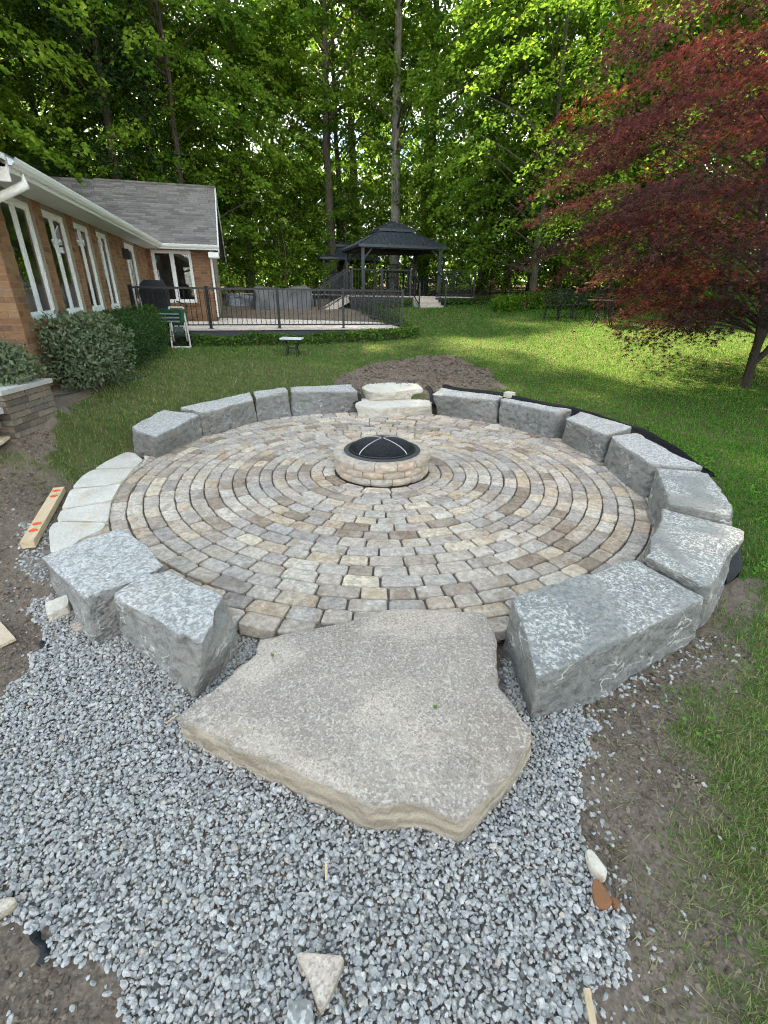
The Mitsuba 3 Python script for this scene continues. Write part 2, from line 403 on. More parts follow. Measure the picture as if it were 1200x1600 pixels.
def masks(xy):
    """(grass cover, dryness, gravel) at ground points."""
    xy = np.atleast_2d(xy)
    x, y = xy.T
    r = np.hypot(x - PC[0], y - PC[1])
    n1, n2 = nz(xy, 1.1, 3, 1), nz(xy, 3.6, 3, 2)
    g = sstep(2.85, 3.35, r + .12 * n2)
    # right foreground: bare earth beside the gravel, turf coming in to the right
    edge = polydist(xy, [(.72, .3), (.96, .86), (1.10, 1.2), (1.32, 1.6), (1.9, 2.2), (2.3, 2.6), (2.9, 3.2), (9, 3.2), (9, -4), (.7, -4)])
    right = sstep(-.05, .34, -edge + .16 * n1 + .30 * n2)
    g = np.where((y < 2.9) & (x > -.6), np.where(x > .3, right * .8, 0), g)
    # left: earth below the flagstones, thin turf higher up
    left = sstep(4.0, 4.9, y - .25 * (x + 3.3) + .3 * n1 + .18 * n2)
    g = np.where((x < -.6) & (y < 5.6), np.minimum(g, left * .85), g)
    d = polydist(xy, DIRT) + .18 * n1 + .12 * n2
    g = g * sstep(0, .22, d)
    # mulch strip in front of the hedge bushes
    so = np.column_stack([(xy - P1) @ DV, (xy - P1) @ NV])
    bed = (so[:, 1] < .40 + .12 * n2) & (so[:, 0] < 5.5) & (so[:, 0] > -2)
    g = np.where(bed | ((so[:, 1] < 6.7) & (so[:, 0] > 5.75) & (so[:, 0] < 15)), 0, g)
    g = g * np.where(y > 20.2 + .6 * n1 + .25 * x, .12, 1)
    dry = np.clip(.55 * sstep(3.5, -2.5, x - .12 * (y - 6)) + .8 * sstep(3.4, 1.0, y) + .14 * n1 + .22 * sstep(-.4, -1.6, x) * (y < 11), .02, .9)
    dry = np.where(y > 10, dry * .55, dry)
    gr = np.minimum(polydist(xy, GRAVEL), polydist(xy, GRAVEL2)) + .08 * n2
    return np.clip(g, 0, 1), dry, sstep(.08, -.06, gr)


def ground_z(xy):
    xy = np.atleast_2d(np.asarray(xy, float))
    g, _, gr = masks(xy)
    near = sstep(14, 3, np.hypot(xy[:, 0], xy[:, 1]))
    return ground_base(xy) + (1 - .6 * g) * near * (.022 * nz(xy, 3.2, 3, 5) + .016 * nz(xy, 13, 3, 6)) + .008 * gr


def gz(x, y):
    return float(ground_base([[x, y]])[0])


# ------------------------------------------------------------------ ground
def axis(lo, hi, fine, steps):
    a = np.arange(lo, hi + 1e-6, fine)
    up, w = [hi], fine
    while up[-1] < steps:
        w *= 1.16
        up.append(up[-1] + w)
    dn, w = [lo], fine
    while dn[-1] > -steps:
        w *= 1.16
        dn.append(dn[-1] - w)
    return np.concatenate([dn[:0:-1], a, up[1:]])


gx, gy = axis(-4.6, 4.2, .045, 330), axis(.2, 9.6, .05, 330)
GX, GY = np.meshgrid(gx, gy)
gp = np.column_stack([GX.ravel(), GY.ravel()])
zz = ground_z(gp)
gm = masks(gp)
ii = np.arange(len(gx) * len(gy)).reshape(len(gy), len(gx))
gq = np.stack([ii[:-1, :-1], ii[:-1, 1:], ii[1:, 1:], ii[1:, :-1]], -1).reshape(-1, 4)
say('ground', kind='structure')
scene['ground'] = mikit.ply((np.column_stack([gp, zz]), gq), 'm_ground', True, uv=np.column_stack([gm[0], gm[2]]))


# ------------------------------------------------------------------ rough stones
def rough_stone(top, bot, zt, zb, cell=.03, side=.022, chip=.03, flat=.010, tilt=(0, 0), seed=0, under=.05, grow=0.0, frac=0.0):
    """A quarried block: a bed face on top, split sides, chipped arrises. top and bot are polygons of the same length, counter-clockwise."""
    r = np.random.default_rng(seed)
    top, bot = np.array(top, float), np.array(bot, float)
    if ((top[:, 0] * np.roll(top[:, 1], -1)) - (np.roll(top[:, 0], -1) * top[:, 1])).sum() < 0:
        top, bot = top[::-1], bot[::-1]
    tp, bp = [], []
    for i in range(len(top)):
        a, b, c, d = top[i], top[(i + 1) % len(top)], bot[i], bot[(i + 1) % len(top)]
        m = max(2, int(np.linalg.norm(b - a) / cell))
        t = np.linspace(0, 1, m, endpoint=False)[:, None]
        tp.append(a + (b - a) * t)
        bp.append(c + (d - c) * t)
    tp, bp = np.vstack(tp), np.vstack(bp)
    for _ in range(2):
        tp = .5 * tp + .25 * (np.roll(tp, 1, 0) + np.roll(tp, -1, 0))
        bp = .5 * bp + .25 * (np.roll(bp, 1, 0) + np.roll(bp, -1, 0))
    if grow:
        for q in (tp, bp):
            tg = np.roll(q, -3, 0) - np.roll(q, 3, 0)
            q += grow * np.column_stack([tg[:, 1], -tg[:, 0]]) / (np.linalg.norm(tg, axis=1, keepdims=True) + 1e-9)
    M = len(tp)
    tang = np.roll(tp, -2, 0) - np.roll(tp, 2, 0)
    nrm = np.column_stack([tang[:, 1], -tang[:, 0]])
    nrm /= np.linalg.norm(nrm, axis=1, keepdims=True) + 1e-9
    cen = tp.mean(0)
    hgt = zt - zb
    L = max(4, int(hgt / cell) + 2)
    rows, w = [], []
    off = seed * 7.7
    for j in range(L + 1):
        t = j / L                                   # 0 bottom .. 1 top
        q = bp + (tp - bp) * t
        z = (zb - under) + (hgt + under) * t
        p3 = np.column_stack([q, np.full(M, z)])
        k = side * (1.5 * nz(p3 + off, 4.5, 4, 3) + .8 * np.abs(nz(p3 * [1, 1, 2.2] + off, 11, 2, 4)))
        k += side * .7 * (np.floor(2.2 * nz(p3 * [1, 1, 3.] + off, 2.6, 2, 12)) / 2.2)
        k += frac * (np.floor(3.0 * nz(p3 * [1, 1, .25] + off, 5.5, 2, 14)) / 1.5 + .8 * nz(p3 * [1, 1, .6] + off, 26, 2, 15))
        e = sstep(1 - .034 / max(hgt, .1), 1.0, t)  # arris
        k -= e * chip * (.10 + np.maximum(nz(p3 + off, 5, 3, 9) + .1, 0)) + sstep(.45, 1, t) * chip * 1.6 * np.maximum(nz(p3 * [1, 1, .5] + off, 3.1, 2, 10) - .22, 0)
        ztw = z + e * 0
        rows.append(np.column_stack([q + nrm * k[:, None], np.full(M, ztw) + (tilt[0] * (q[:, 0] - cen[0]) + tilt[1] * (q[:, 1] - cen[1])) * t - e * .35 * chip * np.maximum(nz(p3 + off, 7, 2, 8), 0)]))
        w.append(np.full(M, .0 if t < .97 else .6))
    R = max(5, int(np.linalg.norm(tp - cen, axis=1).mean() / cell))
    edge = rows[-1]
    for j in range(1, R + 1):
        t = 1 - j / R
        q = cen + (edge[:, :2] - cen) * t
        p3 = np.column_stack([q, np.full(M, zt)])
        rise = .12 * chip * sstep(0, .06, 1 - t)
        zt_ = zt + rise + flat * (1.3 * nz(p3 + off, 3.2, 4, 6) + .5 * nz(p3 + off, 17, 2, 7)) * sstep(0, .10, 1 - t) + tilt[0] * (q[:, 0] - cen[0]) + tilt[1] * (q[:, 1] - cen[1])
        blend = sstep(0, .15, 1 - t)
        zt_ = edge[:, 2] * (1 - blend) + zt_ * blend
        rows.append(np.column_stack([q, zt_]))
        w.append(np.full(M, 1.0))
    rows[-1][:] = rows[-1].mean(0)
    v = np.vstack(rows)
    if hgt > .13:                                   # broken facets on the split sides
        for _ in range(9):
            jv = r.integers(1, L + 1) * M + r.integers(0, M)
            nn = np.append(nrm[jv % M], 0) + np.append(r.normal(0, .22, 2), r.normal(.12, .25))
            nn /= np.linalg.norm(nn)
            ex = (v - (v[jv] - nn * (.006 + .5 * side * r.random()))) @ nn
            near = sstep(.55, .15, np.linalg.norm(v - v[jv], axis=1))
            v = v - nn * (np.clip(ex, 0, .7 * side + .002) * near)[:, None]
    n = len(rows)
    i, j = np.meshgrid(np.arange(n - 1), np.arange(M), indexing='ij')
    q = np.stack([i * M + j, i * M + (j + 1) % M, (i + 1) * M + (j + 1) % M, (i + 1) * M + j], -1).reshape(-1, 4)
    f = np.vstack([q[:, [0, 1, 2]], q[:, [0, 2, 3]]])
    k = len(v)
    v = np.vstack([v, [[*bp.mean(0), zb - under]]])
    jj = np.arange(M)
    f = np.vstack([f, np.stack([jj * 0 + k, (jj + 1) % M, jj], 1)])
    uv = np.column_stack([np.full(len(v), r.random()), np.concatenate(w + [[0]])])
    return v, f, uv


def put_stone(name, bsdf, label, cat, group=None, **kw):
    v, f, uv = rough_stone(**kw)
    k = thing(name, label, cat, group)
    scene[k] = mikit.ply((v, f), bsdf, 38 if False else False, uv=uv)
    return k


STONES = {
    'L1': (0.29, 0.0, [(-3.11, 5.549), (-3.067, 6.478), (-2.489, 6.21), (-2.596, 5.105)], [(-3.083, 5.446), None, (-2.448, 6.117), (-2.71, 5.291)]),
    'L2': (0.32, 0.0, [(-2.834, 6.458), (-2.184, 7.623), (-1.977, 7.049), (-2.445, 6.11)], [None, None, (-1.928, 6.972), (-2.448, 6.137)]),
    'L3': (0.33, 0.0, [(-2.15, 7.622), (-1.694, 8.03), (-1.593, 7.731), (-1.95, 7.043)], [None, None, (-1.496, 7.36), (-1.928, 7.0)]),
    'L4': (0.33, 0.0, [(-1.643, 8.052), (-0.578, 8.397), (-0.475, 7.75), (-0.592, 7.70), (-1.548, 7.697)], [None, None, (-0.454, 7.80), (-0.529, 7.78), (-1.456, 7.381)]),
    'R1': (0.34, 0.0, [(0.751, 7.5), (0.949, 8.15), (1.841, 7.453), (1.694, 7.154)], [(0.868, 7.673), None, None, (1.683, 6.99)]),
    'R2': (0.35, 0.0, [(1.734, 7.095), (1.832, 7.292), (2.632, 6.546), (2.305, 6.346)], [(1.728, 6.971), None, None, (2.291, 6.24)]),
    'R3': (0.33, 0.0, [(2.365, 6.069), (2.723, 6.53), (3.076, 5.689), (2.573, 5.322)], [(2.397, 6.162), None, None, (2.556, 5.28)]),
    'R4': (0.33, 0.0, [(2.585, 5.24), (2.976, 5.44), (3.03, 4.227), (2.581, 4.30)], [(2.573, 5.241), None, None, (2.517, 4.243)]),
    'R5': (0.32, 0.0, [(2.591, 4.24), (3.016, 4.10), (2.72, 3.30), (2.583, 3.138), (2.229, 3.367)], [(2.397, 3.918), None, None, None, (2.30, 3.55)]),
    'R6': (0.255, 0.0, [(2.261, 3.43), (2.629, 3.061), (2.554, 2.932), (2.062, 2.412), (1.917, 2.302), (1.702, 2.664)], [(2.285, 3.499), None, None, None, None, (1.80, 2.84)]),
    'R7': (0.2, -0.12, [(0.752, 2.252), (0.807, 2.292), (1.691, 2.717), (1.897, 2.283), (1.654, 2.135), (1.199, 1.877), (0.70, 1.636)], [(0.718, 2.176), None, None, (1.944, 2.277), None, (1.442, 1.965), (0.744, 1.643)]),
    'F1': (0.22, -0.12, [(-2.256, 2.602), (-1.943, 3.02), (-1.837, 2.993), (-1.352, 2.552), (-1.485, 2.318), (-1.612, 2.238), (-1.68, 2.145)], [(-2.229, 2.622), None, None, None, None, (-1.63, 2.205), (-1.69, 2.158)]),
    'F2': (0.24, -0.12, [(-1.547, 2.157), (-1.472, 2.39), (-1.301, 2.445), (-0.885, 2.226), (-0.881, 1.761)], [(-1.594, 2.203), None, None, (-0.809, 2.066), (-0.982, 1.748)]),
    'S2': (0.31, 0.15, [(-0.415, 8.398), (-0.197, 8.739), (0.61, 8.737), (0.658, 8.176), (0.098, 7.80), (-0.207, 7.754), (-0.403, 8.156)], [None, None, None, (0.655, 8.104), (0.103, 7.90), (-0.241, 7.86), (-0.357, 8.089)]),
    'S1': (0.15, 0.0, [(-0.445, 8.383), (0.79, 8.38), (0.751, 7.56), (-0.023, 7.328), (-0.222, 7.271), (-0.511, 7.574)], [None, None, (0.769, 7.668), (-0.021, 7.361), (-0.243, 7.307), (-0.429, 7.38)]),
}
INFO = {
    'L1': ('pale grey stone block at the left end of the seat wall, beside the cream flagstones', 'm_armour_pale', .026),
    'L2': ('long grey armour stone block second from the left in the back left seat wall', 'm_armour_pale', .028),
    'L3': ('short brownish grey armour stone block between two longer ones in the back left seat wall', 'm_armour_pale', .028),
    'L4': ('grey armour stone block directly left of the two cream stone steps', 'm_armour_pale', .028),
    'R1': ('grey armour stone block directly right of the two cream stone steps', 'm_armour_pale', .028),
    'R2': ('grey stone block second to the right of the stone steps, pale rock chip behind it', 'm_armour_pale', .028),
    'R3': ('grey armour stone block third to the right of the stone steps', 'm_armour_pale', .028),
    'R4': ('grey stone block fourth to the right of the stone steps, at the bend', 'm_armour_pale', .026),
    'R5': ('rippled grey stone block on the far right of the circle, black fabric behind it', 'm_armour', .024),
    'R6': ('wide speckled armour stone block overhanging black fabric, next to the large front right block', 'm_armour', .022),
    'R7': ('largest armour stone block, dark top with white speckles, right of the big entry slab', 'm_armour', .017),
    'F1': ('grey armour stone block covering the end of the cream flagstones at front left', 'm_armour_pale', .017),
    'F2': ('grey armour stone block touching the left side of the big entry slab', 'm_armour_pale', .016),
}
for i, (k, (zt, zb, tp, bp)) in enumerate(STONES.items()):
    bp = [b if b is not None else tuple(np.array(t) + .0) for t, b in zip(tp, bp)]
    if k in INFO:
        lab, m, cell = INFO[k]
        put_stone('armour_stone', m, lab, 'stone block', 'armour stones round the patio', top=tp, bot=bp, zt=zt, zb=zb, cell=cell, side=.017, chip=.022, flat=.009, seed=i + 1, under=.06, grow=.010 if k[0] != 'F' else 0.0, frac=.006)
    elif k == 'S1':
        put_stone('stone_step', 'm_cream', 'lower cream stone step lying on the edge of the paving', 'stone step', 'stone steps', top=tp, bot=bp, zt=zt, zb=zb, cell=.028, side=.022, chip=.03, flat=.010, seed=31, under=.03)
    else:
        put_stone('stone_step', 'm_cream', 'upper cream stone step stacked on the lower one', 'stone step', 'stone steps', top=tp, bot=bp, zt=zt, zb=zb + .004, cell=.028, side=.020, chip=.03, flat=.010, seed=32, under=0)
SLAB = [(-0.94, 1.52), (-0.85, 1.68), (-0.69, 1.93), (-0.71, 2.08), (-0.42, 2.17), (-0.2, 2.25), (0.06, 2.37), (0.33, 2.36), (0.63, 2.33), (0.67, 2.13), (0.60, 1.75), (0.69, 1.47), (0.55, 1.26), (0.38, 1.13), (0.31, 1.07), (0.18, 1.12), (-0.05, 1.13), (-0.31, 1.24), (-0.61, 1.36)]
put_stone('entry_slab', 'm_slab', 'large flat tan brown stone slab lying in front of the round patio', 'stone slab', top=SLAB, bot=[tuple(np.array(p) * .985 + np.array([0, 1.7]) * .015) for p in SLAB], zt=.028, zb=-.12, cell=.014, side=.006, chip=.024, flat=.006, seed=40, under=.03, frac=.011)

# ------------------------------------------------------------------ round patio: joint bed and every paver
say('patio', kind='structure')
b = MB()
b.lathe([(0.02, -.025), (2.74, -.025), (2.76, -.11)], (*PC, 0), 96)
b.put('bed', 'm_joint', 'patio')
pav = []
RW = .1352
for k in range(17):
    r0 = .521 + k * RW
    rm = r0 + RW / 2
    a, stop = rng.random() * 6.28, None
    start = a
    while True:
        ln = rng.choice([.185, .22, .255, .29], p=[.2, .3, .3, .2]) * (.95 + .1 * rng.random())
        left = 2 * math.pi - (a - start)
        if left < .11 / rm * 1.3:
            break
        if left - ln / rm < .13 / rm:
            ln = left * rm
        pav.append((r0, a, ln / rm))
        a += ln / rm
    # the joint gaps are taken from each stone below
paver_meshes = []
for (r0, a, da) in pav:
    g = .0055
    rm = r0 + RW / 2
    ri, ro = r0 + g, r0 + RW - g
    a0, a1 = a + 1.3 * g / rm, a + da - 1.3 * g / rm
    am = (a0 + a1) / 2
    c = PC + np.array([math.cos(am), math.sin(am)]) * rm
    if polydist([c], SLAB)[0] < -.03 or (k == 16 and False):
        continue
    if c[1] < 1.7:
        continue
    e = .16
    cor = []
    for rr, aa in ((ri, a0), (ri, a1), (ro, a1), (ro, a0)):
        cor.append((rr + rng.normal(0, .0022), aa + rng.normal(0, .0022) / rm))
    (r00, A0), (r01, A1), (r11, A2), (r10, A3) = cor
    cr, ca = .009 + .009 * rng.random(), (.009 + .009 * rng.random()) / rm
    ring = [(r00, A0 + ca), (r00 + rng.normal(0, .002), (A0 + A1) / 2), (r01, A1 - ca), (r01 + cr, A1), (r11 - cr, A2), (r11, A2 - ca), (r11 + rng.normal(0, .002), (A2 + A3) / 2), (r10, A3 + ca), (r10 - cr, A3), (r00 + cr, A0)]
    out = np.array([[PC[0] + q[0] * math.cos(q[1]), PC[1] + q[0] * math.sin(q[1])] for q in ring])
    n = len(out)
    dz = rng.normal(0, .0032)
    tl = rng.normal(0, .012, 2)
    cc = out.mean(0)
    f1 = 1 - .0075 / (RW / 2)
    mid = cc + (out - cc) * .985
    ins = cc + (out - cc) * np.array([.905 + .03 * rng.random()])
    zt = lambda q: dz + (q - cc) @ tl  # noqa: E731
    v = np.vstack([np.column_stack([out, np.full(n, -.075)]), np.column_stack([out, zt(out) - .013]), np.column_stack([mid, zt(mid) - .0055]), np.column_stack([ins, zt(ins) + rng.normal(0, .0012, n)]), [[*cc, dz + .0012]]])
    j = np.arange(n)
    jn = (j + 1) % n
    f = [np.stack([L * n + j, L * n + jn, (L + 1) * n + jn], 1) for L in range(3)] + [np.stack([L * n + j, (L + 1) * n + jn, (L + 1) * n + j], 1) for L in range(3)] + [np.stack([3 * n + j, 3 * n + jn, j * 0 + 4 * n], 1)]
    f = np.vstack(f)
    if (np.cross(np.append(out[1] - out[0], 0), np.append(out[2] - out[1], 0))[2]) < 0:
        f = f[:, ::-1]
    tone = rng.random()
    warm = nz(np.array([[c[0], c[1]]]), .55, 2, 8)[0]
    tone = np.clip(.5 + (tone - .5) * 1.0 + .12 * warm, 0, 1)
    dist = np.hypot(c[0], c[1])
    paver_meshes.append((dist, v, f, (tone, rng.random())))
paver_meshes.sort(key=lambda x: x[0])
rest = MB()
for q, (dist, v, f, uv) in enumerate(paver_meshes):
    if q < 296:
        m = MB()
        m.add(v, f, uv)
        m.put('paver', 'm_paver', 'patio', True)
    else:
        rest.add(v, f, uv)
say(rest.put('paver_field', 'm_paver', 'patio', True), kind='stuff')

# ------------------------------------------------------------------ fire pit with insert and spark screen
fp = thing('fire_pit', 'low round fire pit of tan split stone blocks in the middle of the paving', 'fire pit')
NB, z0 = 14, .0
HC = .078
for course in range(3):
    for i in range(NB):
        a0 = (i + .5 * (course % 2) + .1 * course) * 2 * math.pi / NB + .006
        a1 = a0 + 2 * math.pi / NB - .012
        ro, ri = (.528 if course == 2 else .512), .376
        na, nh = 5, 3
        zb, zt = z0 + course * HC + .002, z0 + (course + 1) * HC - .002 + (.004 if course == 2 else 0)
        V, F = [], []
        aa = np.linspace(a0, a1, na + 1)
        sd = rng.random() * 90
        for hI in range(nh + 1):
            t = hI / nh
            zz_ = zb + (zt - zb) * t
            for ai, a in enumerate(aa):
                e = .012 * ((t in (0, 1)) + (ai in (0, na)))
                rr = ro - e + .016 * nz(np.array([[a * 5 + sd, zz_ * 9, sd]]), 1.6, 3, 3)[0]
                V.append([PC[0] + rr * math.cos(a), PC[1] + rr * math.sin(a), zz_])
        W_ = na + 1
        for hI in range(nh):
            for ai in range(na):
                F.append([hI * W_ + ai, hI * W_ + ai + 1, (hI + 1) * W_ + ai + 1, (hI + 1) * W_ + ai])
        nV = len(V)
        for zq in (zb, zt):
            for a in aa:
                V.append([PC[0] + ri * math.cos(a), PC[1] + ri * math.sin(a), zq])
        for ai in range(na):
            F.append([nh * W_ + ai, nh * W_ + ai + 1, nV + W_ + ai + 1, nV + W_ + ai])
            F.append([ai + 1, ai, nV + ai, nV + ai + 1])
            F.append([nV + ai + 1, nV + ai, nV + W_ + ai, nV + W_ + ai + 1])
        for side in (0, na):
            col = [hI * W_ + side for hI in range(nh + 1)] + [nV + W_ + side, nV + side]
            F += [[col[0], col[1], col[5], col[5]], [col[1], col[2], col[5], col[5]], [col[2], col[3], col[4], col[5]]]
        F = np.array(F)
        F = np.vstack([F[:, [0, 1, 2]], F[F[:, 2] != F[:, 3]][:, [0, 2, 3]]])
        m = MB().add(V, F, (rng.random(), rng.random()))
        m.put('block', 'm_pit', fp)
mat('m_pit', lambda p, n, uv: pal(uv.x, (.34, .285, .22), (.42, .34, .25), (.36, .32, .27), (.45, .36, .27), (.40, .30, .22)) * (.6 + .8 * fbm(p.x * 22 + uv.y * 30, p.y * 22, p.z * 30, 3)), .85, .25, bump=lambda p, n, uv: fbm(p.x * 40, p.y * 40, p.z * 40, 3), bscale=.006)
m = MB().lathe([(.02, .03), (.360, .03)], (*PC, 0), 40)
m.put('ash_bed', 'm_ash', fp)
ring = MB().lathe([(.362, .03), (.362, .246), (.368, .252), (.414, .250), (.416, .244), (.369, .243), (.369, .03)], (*PC, 0), 64)
ring.put('insert_ring', 'm_steel', fp, True)
ss = thing('spark_screen', 'black wire mesh dome lid with crossed straps resting on the fire pit', 'spark screen')
RB, HD, ZB = .352, .108, .262


def dome_z(r):
    return HD * (1 - (r / RB) ** 2) ** .62 * (1 - .12 * (r / RB)) if r < RB else 0.0


wires = MB()
sp = .0085
ks = np.arange(-int(RB / sp), int(RB / sp) + 1) * sp
for k in ks:
    half = math.sqrt(max(RB ** 2 - k ** 2, 0))
    if half < .02:
        continue
    t = np.linspace(-half, half, 15)
    zz_ = np.array([dome_z(math.hypot(k, q)) for q in t]) + ZB
    wires.tube(np.column_stack([np.full(15, PC[0] + k), PC[1] + t, zz_]), .00125, 3, cap=False)
    wires.tube(np.column_stack([PC[0] + t, np.full(15, PC[1] + k), zz_ + .001]), .00125, 3, cap=False)
say(wires.put('mesh', 'm_wire', ss), kind='stuff')
rim = MB()
th = np.linspace(0, 2 * math.pi, 49)
rim.tube(np.column_stack([PC[0] + RB * np.cos(th), PC[1] + RB * np.sin(th), np.full(49, ZB - .002)]), .008, 6, cap=False)
rim.put('rim', 'm_wire', ss, True)
for k in range(4):
    a = math.radians(48 + 90 * k)
    rr = np.linspace(.012, RB, 14)
    pts = np.column_stack([PC[0] + rr * math.cos(a), PC[1] + rr * math.sin(a), [dome_z(x) + ZB + .004 for x in rr]])
    MB().tube(pts, .0055, 5).put('strap', 'm_strap', ss, True)
MB().lathe([(.001, .03), (.012, .026), (.016, .014), (.010, .004), (.022, 0), (.022, -.004)], (PC[0], PC[1], ZB + HD + .002), 14).put('knob', 'm_wire', ss, True)

# ------------------------------------------------------------------ cream flagstones at the left edge
FLAGS = [([(-3.17, 4.79), (-3.17, 5.05), (-3.13, 5.39), (-3.02, 5.37), (-2.79, 5.12), (-2.75, 4.86)], 'back cream flagstone beside the pale armour stone'),
         ([(-2.86, 5.27), (-2.77, 5.25), (-2.72, 5.02), (-2.74, 4.97), (-2.76, 5.12)], 'small triangular cream flagstone tucked under the armour stone'),
         ([(-3.08, 4.245), (-3.17, 4.58), (-3.17, 4.77), (-2.75, 4.835), (-2.67, 4.42), (-2.78, 4.325)], 'second cream flagstone from the back'),
         ([(-2.875, 3.755), (-3.07, 4.22), (-2.77, 4.30), (-2.67, 4.395), (-2.53, 3.955)], 'third cream flagstone from the back, next to the painted lumber'),
         ([(-2.78, 3.54), (-2.86, 3.735), (-2.52, 3.925), (-2.33, 3.515)], 'narrow cream flagstone with a rusty stain'),
         ([(-2.48, 3.0), (-2.73, 3.37), (-2.77, 3.50), (-2.33, 3.50), (-2.30, 3.38), (-2.38, 3.21), (-2.38, 3.0)], 'front cream flagstone ending at the armour stone')]
for i, (p, lab) in enumerate(FLAGS):
    put_stone('flagstone', 'm_cream', lab, 'flagstone', 'cream flagstones', top=p, bot=p, zt=.018, zb=-.045, cell=.03, side=.003, chip=.004, flat=.0018, seed=50 + i, under=.05)

# ------------------------------------------------------------------ gravel
ico_v, ico_f = None, None


def rocklet(seed):
    import trimesh
    r = np.random.default_rng(seed)
    p = r.normal(size=(17, 3))
    p /= np.linalg.norm(p, axis=1, keepdims=True)
    h = trimesh.convex.convex_hull(p * (.88 + .2 * r.random((17, 1))))
    return np.array(h.vertices), np.array(h.faces)


ROCKS = [rocklet(i) for i in range(14)]


def rand_rot(n, flat=.5):
    a = rng.random(n) * 2 * math.pi
    tx, ty = rng.normal(0, flat, n), rng.normal(0, flat, n)
    ca, sa = np.cos(a), np.sin(a)
    Rz = np.zeros((n, 3, 3))
    Rz[:, 0, 0], Rz[:, 0, 1], Rz[:, 1, 0], Rz[:, 1, 1], Rz[:, 2, 2] = ca, -sa, sa, ca, 1
    cx, sx = np.cos(tx), np.sin(tx)
    Rx = np.zeros((n, 3, 3))
    Rx[:, 0, 0], Rx[:, 1, 1], Rx[:, 1, 2], Rx[:, 2, 1], Rx[:, 2, 2] = 1, cx, -sx, sx, cx
    cy, sy = np.cos(ty), np.sin(ty)
    Ry = np.zeros((n, 3, 3))
    Ry[:, 1, 1], Ry[:, 0, 0], Ry[:, 0, 2], Ry[:, 2, 0], Ry[:, 2, 2] = 1, cy, sy, -sy, cy
    return Ry @ Rx @ Rz


def scatter_rocks(mb, xy, z, size, flat=.45, tones=None):
    n = len(xy)
    R = rand_rot(n, flat)
    sc = size[:, None] * np.column_stack([np.ones(n) * (1 + .28 * rng.random(n)), .70 + .28 * rng.random(n), .50 + .28 * rng.random(n)])
    which = rng.integers(0, len(ROCKS), n)
    tones = rng.random((n, 2)) if tones is None else tones
    for w in range(len(ROCKS)):
        i = np.nonzero(which == w)[0]
        if not len(i):
            continue
        v0, f0 = ROCKS[w]
        v = np.einsum('kij,knj->kni', R[i], v0[None] * sc[i][:, None]) + np.column_stack([xy[i], z[i]])[:, None]
        f = f0[None] + (np.arange(len(i)) * len(v0))[:, None, None]
        mb.add(v.reshape(-1, 3), f.reshape(-1, 3), np.repeat(tones[i], len(v0), 0))


def jgrid(x0, x1, y0, y1, d):
    X, Y = np.meshgrid(np.arange(x0, x1, d), np.arange(y0, y1, d * .87))
    X = X + (np.arange(Y.shape[0])[:, None] % 2) * d / 2
    p = np.column_stack([X.ravel(), Y.ravel()])
    return p + rng.normal(0, d * .24, p.shape)


gravel = MB()
for layer in range(4):
    p = jgrid(-2.4, 1.2, .38, 2.8, .0222)
    dd = polydist(p, GRAVEL) + .07 * nz(p, 4, 2, 21) + .06 * nz(p, 14, 2, 22)
    bare = sstep(.35, .62, nz(p, 2.4, 3, 23)) * sstep(1.15, .6, p[:, 1])
    keep = (dd < .0) & (polydist(p, SLAB) > -.05) & (rng.random(len(p)) > bare * .85) & (polydist(p, [(-.66, 3), (.75, 2.6), (.65, 1.75), (-.62, 1.75)]) > 0) & (p[:, 1] < 2.75)
    p = p[keep]
    s = .0088 * (.60 + 1.25 * rng.random(len(p)) ** 2.2)
    scatter_rocks(gravel, p, ground_z(p) + .004 + layer * .0065 + .003 * rng.normal(size=len(p)), s)
p = jgrid(-3.3, -1.9, 2.3, 3.9, .036)
p = p[(polydist(p, GRAVEL2) + .10 * nz(p, 4, 3, 24) < 0) & (rng.random(len(p)) < .75)]
scatter_rocks(gravel, p, ground_z(p) + .006, .013 * (.6 + .7 * rng.random(len(p))))
# strays kicked out on to the earth
p = np.column_stack([rng.uniform(.55, 2.1, 2600), rng.uniform(.45, 2.15, 2600)])
d1 = np.maximum(polydist(p, GRAVEL), 0)
p = p[(rng.random(len(p)) < .9 * np.exp(-d1 / .09) + .012) & (polydist(p, [(.70, 1.64), (1.2, 1.88), (1.9, 2.28), (1.7, 2.7), (.7, 2.2)]) > .0)]
scatter_rocks(gravel, p, ground_z(p) + .003, .0105 * (.45 + .8 * rng.random(len(p))), tones=np.column_stack([.36 * rng.random(len(p)), rng.random(len(p))]))
p = np.column_stack([rng.uniform(-3.4, -.55, 3600), rng.uniform(.5, 4.4, 3600)])
d1 = np.maximum(np.minimum(polydist(p, GRAVEL), polydist(p, GRAVEL2)), 0)
p = p[rng.random(len(p)) < .55 * np.exp(-d1 / .15) + .05]
scatter_rocks(gravel, p, ground_z(p) + .003, .0105 * (.4 + .8 * rng.random(len(p))), tones=np.column_stack([.36 * rng.random(len(p)), rng.random(len(p))]))
p = np.column_stack([rng.uniform(.7, 2.2, 1500), rng.uniform(1.3, 2.3, 1500)])
dl = polydist(p, [(.70, 1.62), (1.2, 1.86), (1.95, 2.27), (1.8, 2.7), (.7, 2.2)])
p = p[(dl > 0) & (rng.random(len(p)) < np.exp(-dl / .09))]
scatter_rocks(gravel, p, ground_z(p) + .004, .013 * (.5 + .7 * rng.random(len(p))))
p = np.array([[3.05, 2.95]]) + rng.normal(0, .09, (70, 2))
scatter_rocks(gravel, p, ground_z(p) + .004, .014 * (.5 + .7 * rng.random(len(p))))
gravel.put('gravel', 'm_gravel')
say('gravel', 'loose grey blue crushed stone spread round the big entry slab', 'gravel', kind='stuff')


